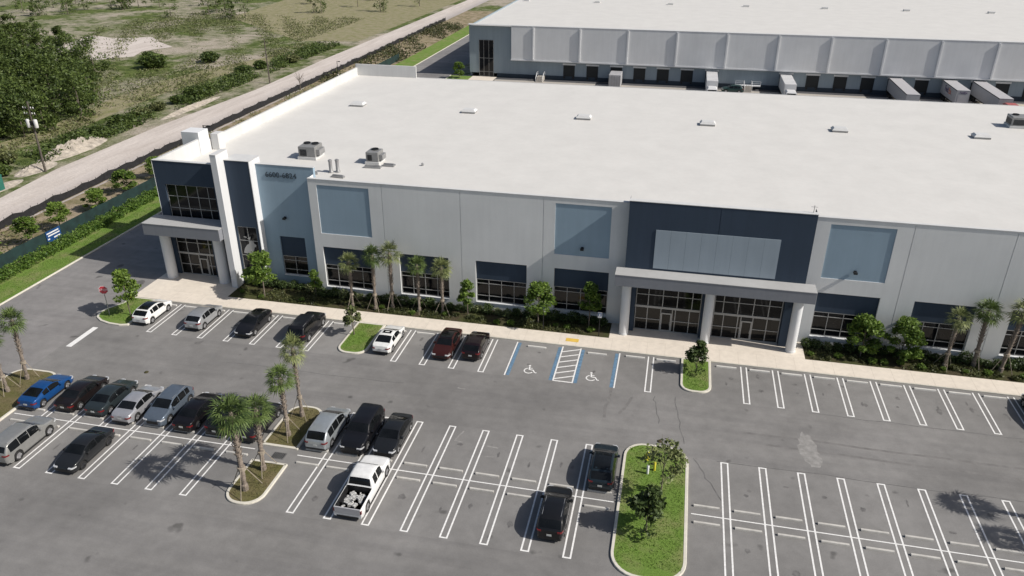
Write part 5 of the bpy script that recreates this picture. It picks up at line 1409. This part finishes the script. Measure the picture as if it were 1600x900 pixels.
for x, y, lbl in ((-11.2, 9.0, 'accessible parking sign on a dark post below the third palm-side window'), (-5.45, 8.95, 'accessible parking sign on a dark post beside the left entrance column')):
    t = thing('parking_sign', lbl if x < -8 else lbl, 'sign', (x, y, .1), 0, 'accessible parking signs')
    b = MB(); b.box(-.04, -.03, 0, .04, .03, 2.75); b.build('post', M['dark_metal'], t, local=True)
    b = MB(); b.box(-.2, -.05, 2.15, .2, -.032, 2.75); p = b.build('plate', M['sign_white'], t, local=True)
    b = MB(); b.box(-.17, -.054, 2.33, .17, -.051, 2.72); b.build('symbol_field', M['blue_sign'], p, local=True)
    b = MB()
    b.add([(.09 * math.cos(a_) - .01, -.056, 2.46 + .09 * math.sin(a_)) for a_ in [k * math.pi / 6 for k in range(12)]], [tuple(range(12))])
    b.add([(-.02, -.0565, 2.5), (.04, -.0565, 2.5), (.03, -.0565, 2.66), (-.02, -.0565, 2.66)], [(0, 1, 2, 3)])
    b.build('symbol', M['sign_white'], p, local=True)
def hydrant(x, y, label):
    t = thing('fire_hydrant', label, 'fire hydrant', (x, y, .12), 0, 'fire hydrants')
    b = MB(); b.lathe([(.17, 0), (.17, .06), (.11, .08), (.11, .5), (.15, .52), (.15, .58), (.13, .62), (.09, .72), (.03, .78)], (0, 0), 14); b.build('barrel', M['hydrant'], t, smooth=40, local=True)
    b = MB(); b.tube((-.22, 0, .42), (.22, 0, .42), .06, n=10); b.tube((0, -.24, .4), (0, 0, .4), .075, n=10); b.build('nozzle', M['hydrant'], t, local=True)
    b = MB(); b.tube((0, 0, .77), (0, 0, .84), .03, n=6); b.build('cap', M['sign_white'], t, local=True)
hydrant(-57.2, 6.1, 'yellow fire hydrant on the curved lawn island beside the stop sign')
hydrant(.55, -9.7, 'yellow fire hydrant at the far end of the big lawn island')
for x, y in ((1.15, -10.9), (.65, -11.4)):
    b = MB(); b.lathe([(.1, 0), (.1, .75), (.06, .8)], (0, 0), 12); o = b.build('bollard', M['hydrant'] if x > 1 else M['sign_white'], smooth=40); o.location = (x, y, .12)
    tag(o, ('short yellow' if x > 1 else 'short white') + ' guard post near the hydrant on the big lawn island', 'bollard', 'guard posts')
t = thing('storm_drain', 'dark square storm drain grate between the two dry palm islands', 'drain', (-28.3, -15.4, .01))
b = MB(); b.box(-.55, -.4, 0, .55, .4, .008); b.build('frame', M['seal'], t, local=True)
b = MB()
for i in range(7): b.box(-.48 + i * .14, -.34, .0095, -.42 + i * .14, .34, .02)
b.build('grate', M['dark_metal'], t, local=True)
for x, y, lb in ((-46.3, -6.8, 'small dark clump of debris on the aisle in front of the silver sedan'), (1.4, -7.0, 'small dark debris on the aisle before the big lawn island')):
    b = MB(); b.lathe([(.22, 0), (.18, .06), (.06, .1)], (0, 0), 7); o = b.build('debris', M['mulch']); o.location = (x, y, .006); tag(o, lb, 'debris')

# ------------------------------------------------------------------ light, sky, camera
SUN = Vector((1.0, -0.115, 0.86)).normalized()
ld = bpy.data.lights.new('sun', 'SUN'); ld.energy = 4.3; ld.angle = R(0.53); ld.color = (1.0, 0.955, 0.89)
lo = bpy.data.objects.new('sun', ld); COL.objects.link(lo); lo.location = (80, -20, 90)
lo.rotation_euler = SUN.to_track_quat('Z', 'Y').to_euler()
W = bpy.data.worlds.new('World'); S.world = W; W.use_nodes = True
nt = W.node_tree
sky = nt.nodes.new('ShaderNodeTexSky'); sky.sky_type = 'NISHITA'; sky.sun_disc = False
sky.sun_elevation = math.asin(SUN.z); sky.sun_rotation = math.atan2(SUN.x, SUN.y)
sky.air_density = 1.0; sky.dust_density = 2.2; sky.ozone_density = 0.6
bg = nt.nodes['Background']; nt.links.new(sky.outputs[0], bg.inputs['Color']); bg.inputs['Strength'].default_value = 0.075

yaw, pit, roll, F_ = -0.212579461, 0.463695804, 0.00204170464, 1208.55401
f = Vector((math.sin(yaw) * math.cos(pit), math.cos(yaw) * math.cos(pit), -math.sin(pit)))
r0 = Vector((math.cos(yaw), -math.sin(yaw), 0)); u0 = r0.cross(f)
r1 = r0 * math.cos(roll) + u0 * math.sin(roll); u1 = u0 * math.cos(roll) - r0 * math.sin(roll)
cd = bpy.data.cameras.new('camera'); cam = bpy.data.objects.new('camera', cd); COL.objects.link(cam)
cd.sensor_width = 36; cd.sensor_fit = 'HORIZONTAL'; cd.lens = 36 * F_ / 1600; cd.clip_start = 0.5; cd.clip_end = 4000
cam.matrix_world = Matrix(((r1.x, u1.x, -f.x, 0.3205), (r1.y, u1.y, -f.y, -59.713), (r1.z, u1.z, -f.z, 39.740), (0, 0, 0, 1)))
S.camera = cam
S.view_settings.view_transform = 'Standard'; S.view_settings.look = 'None'; S.view_settings.gamma = 1; S.view_settings.use_curve_mapping = False
S.view_settings.exposure = 0.08
S.cycles.max_bounces = 6; S.cycles.diffuse_bounces = 3
S.cycles.use_denoising = True
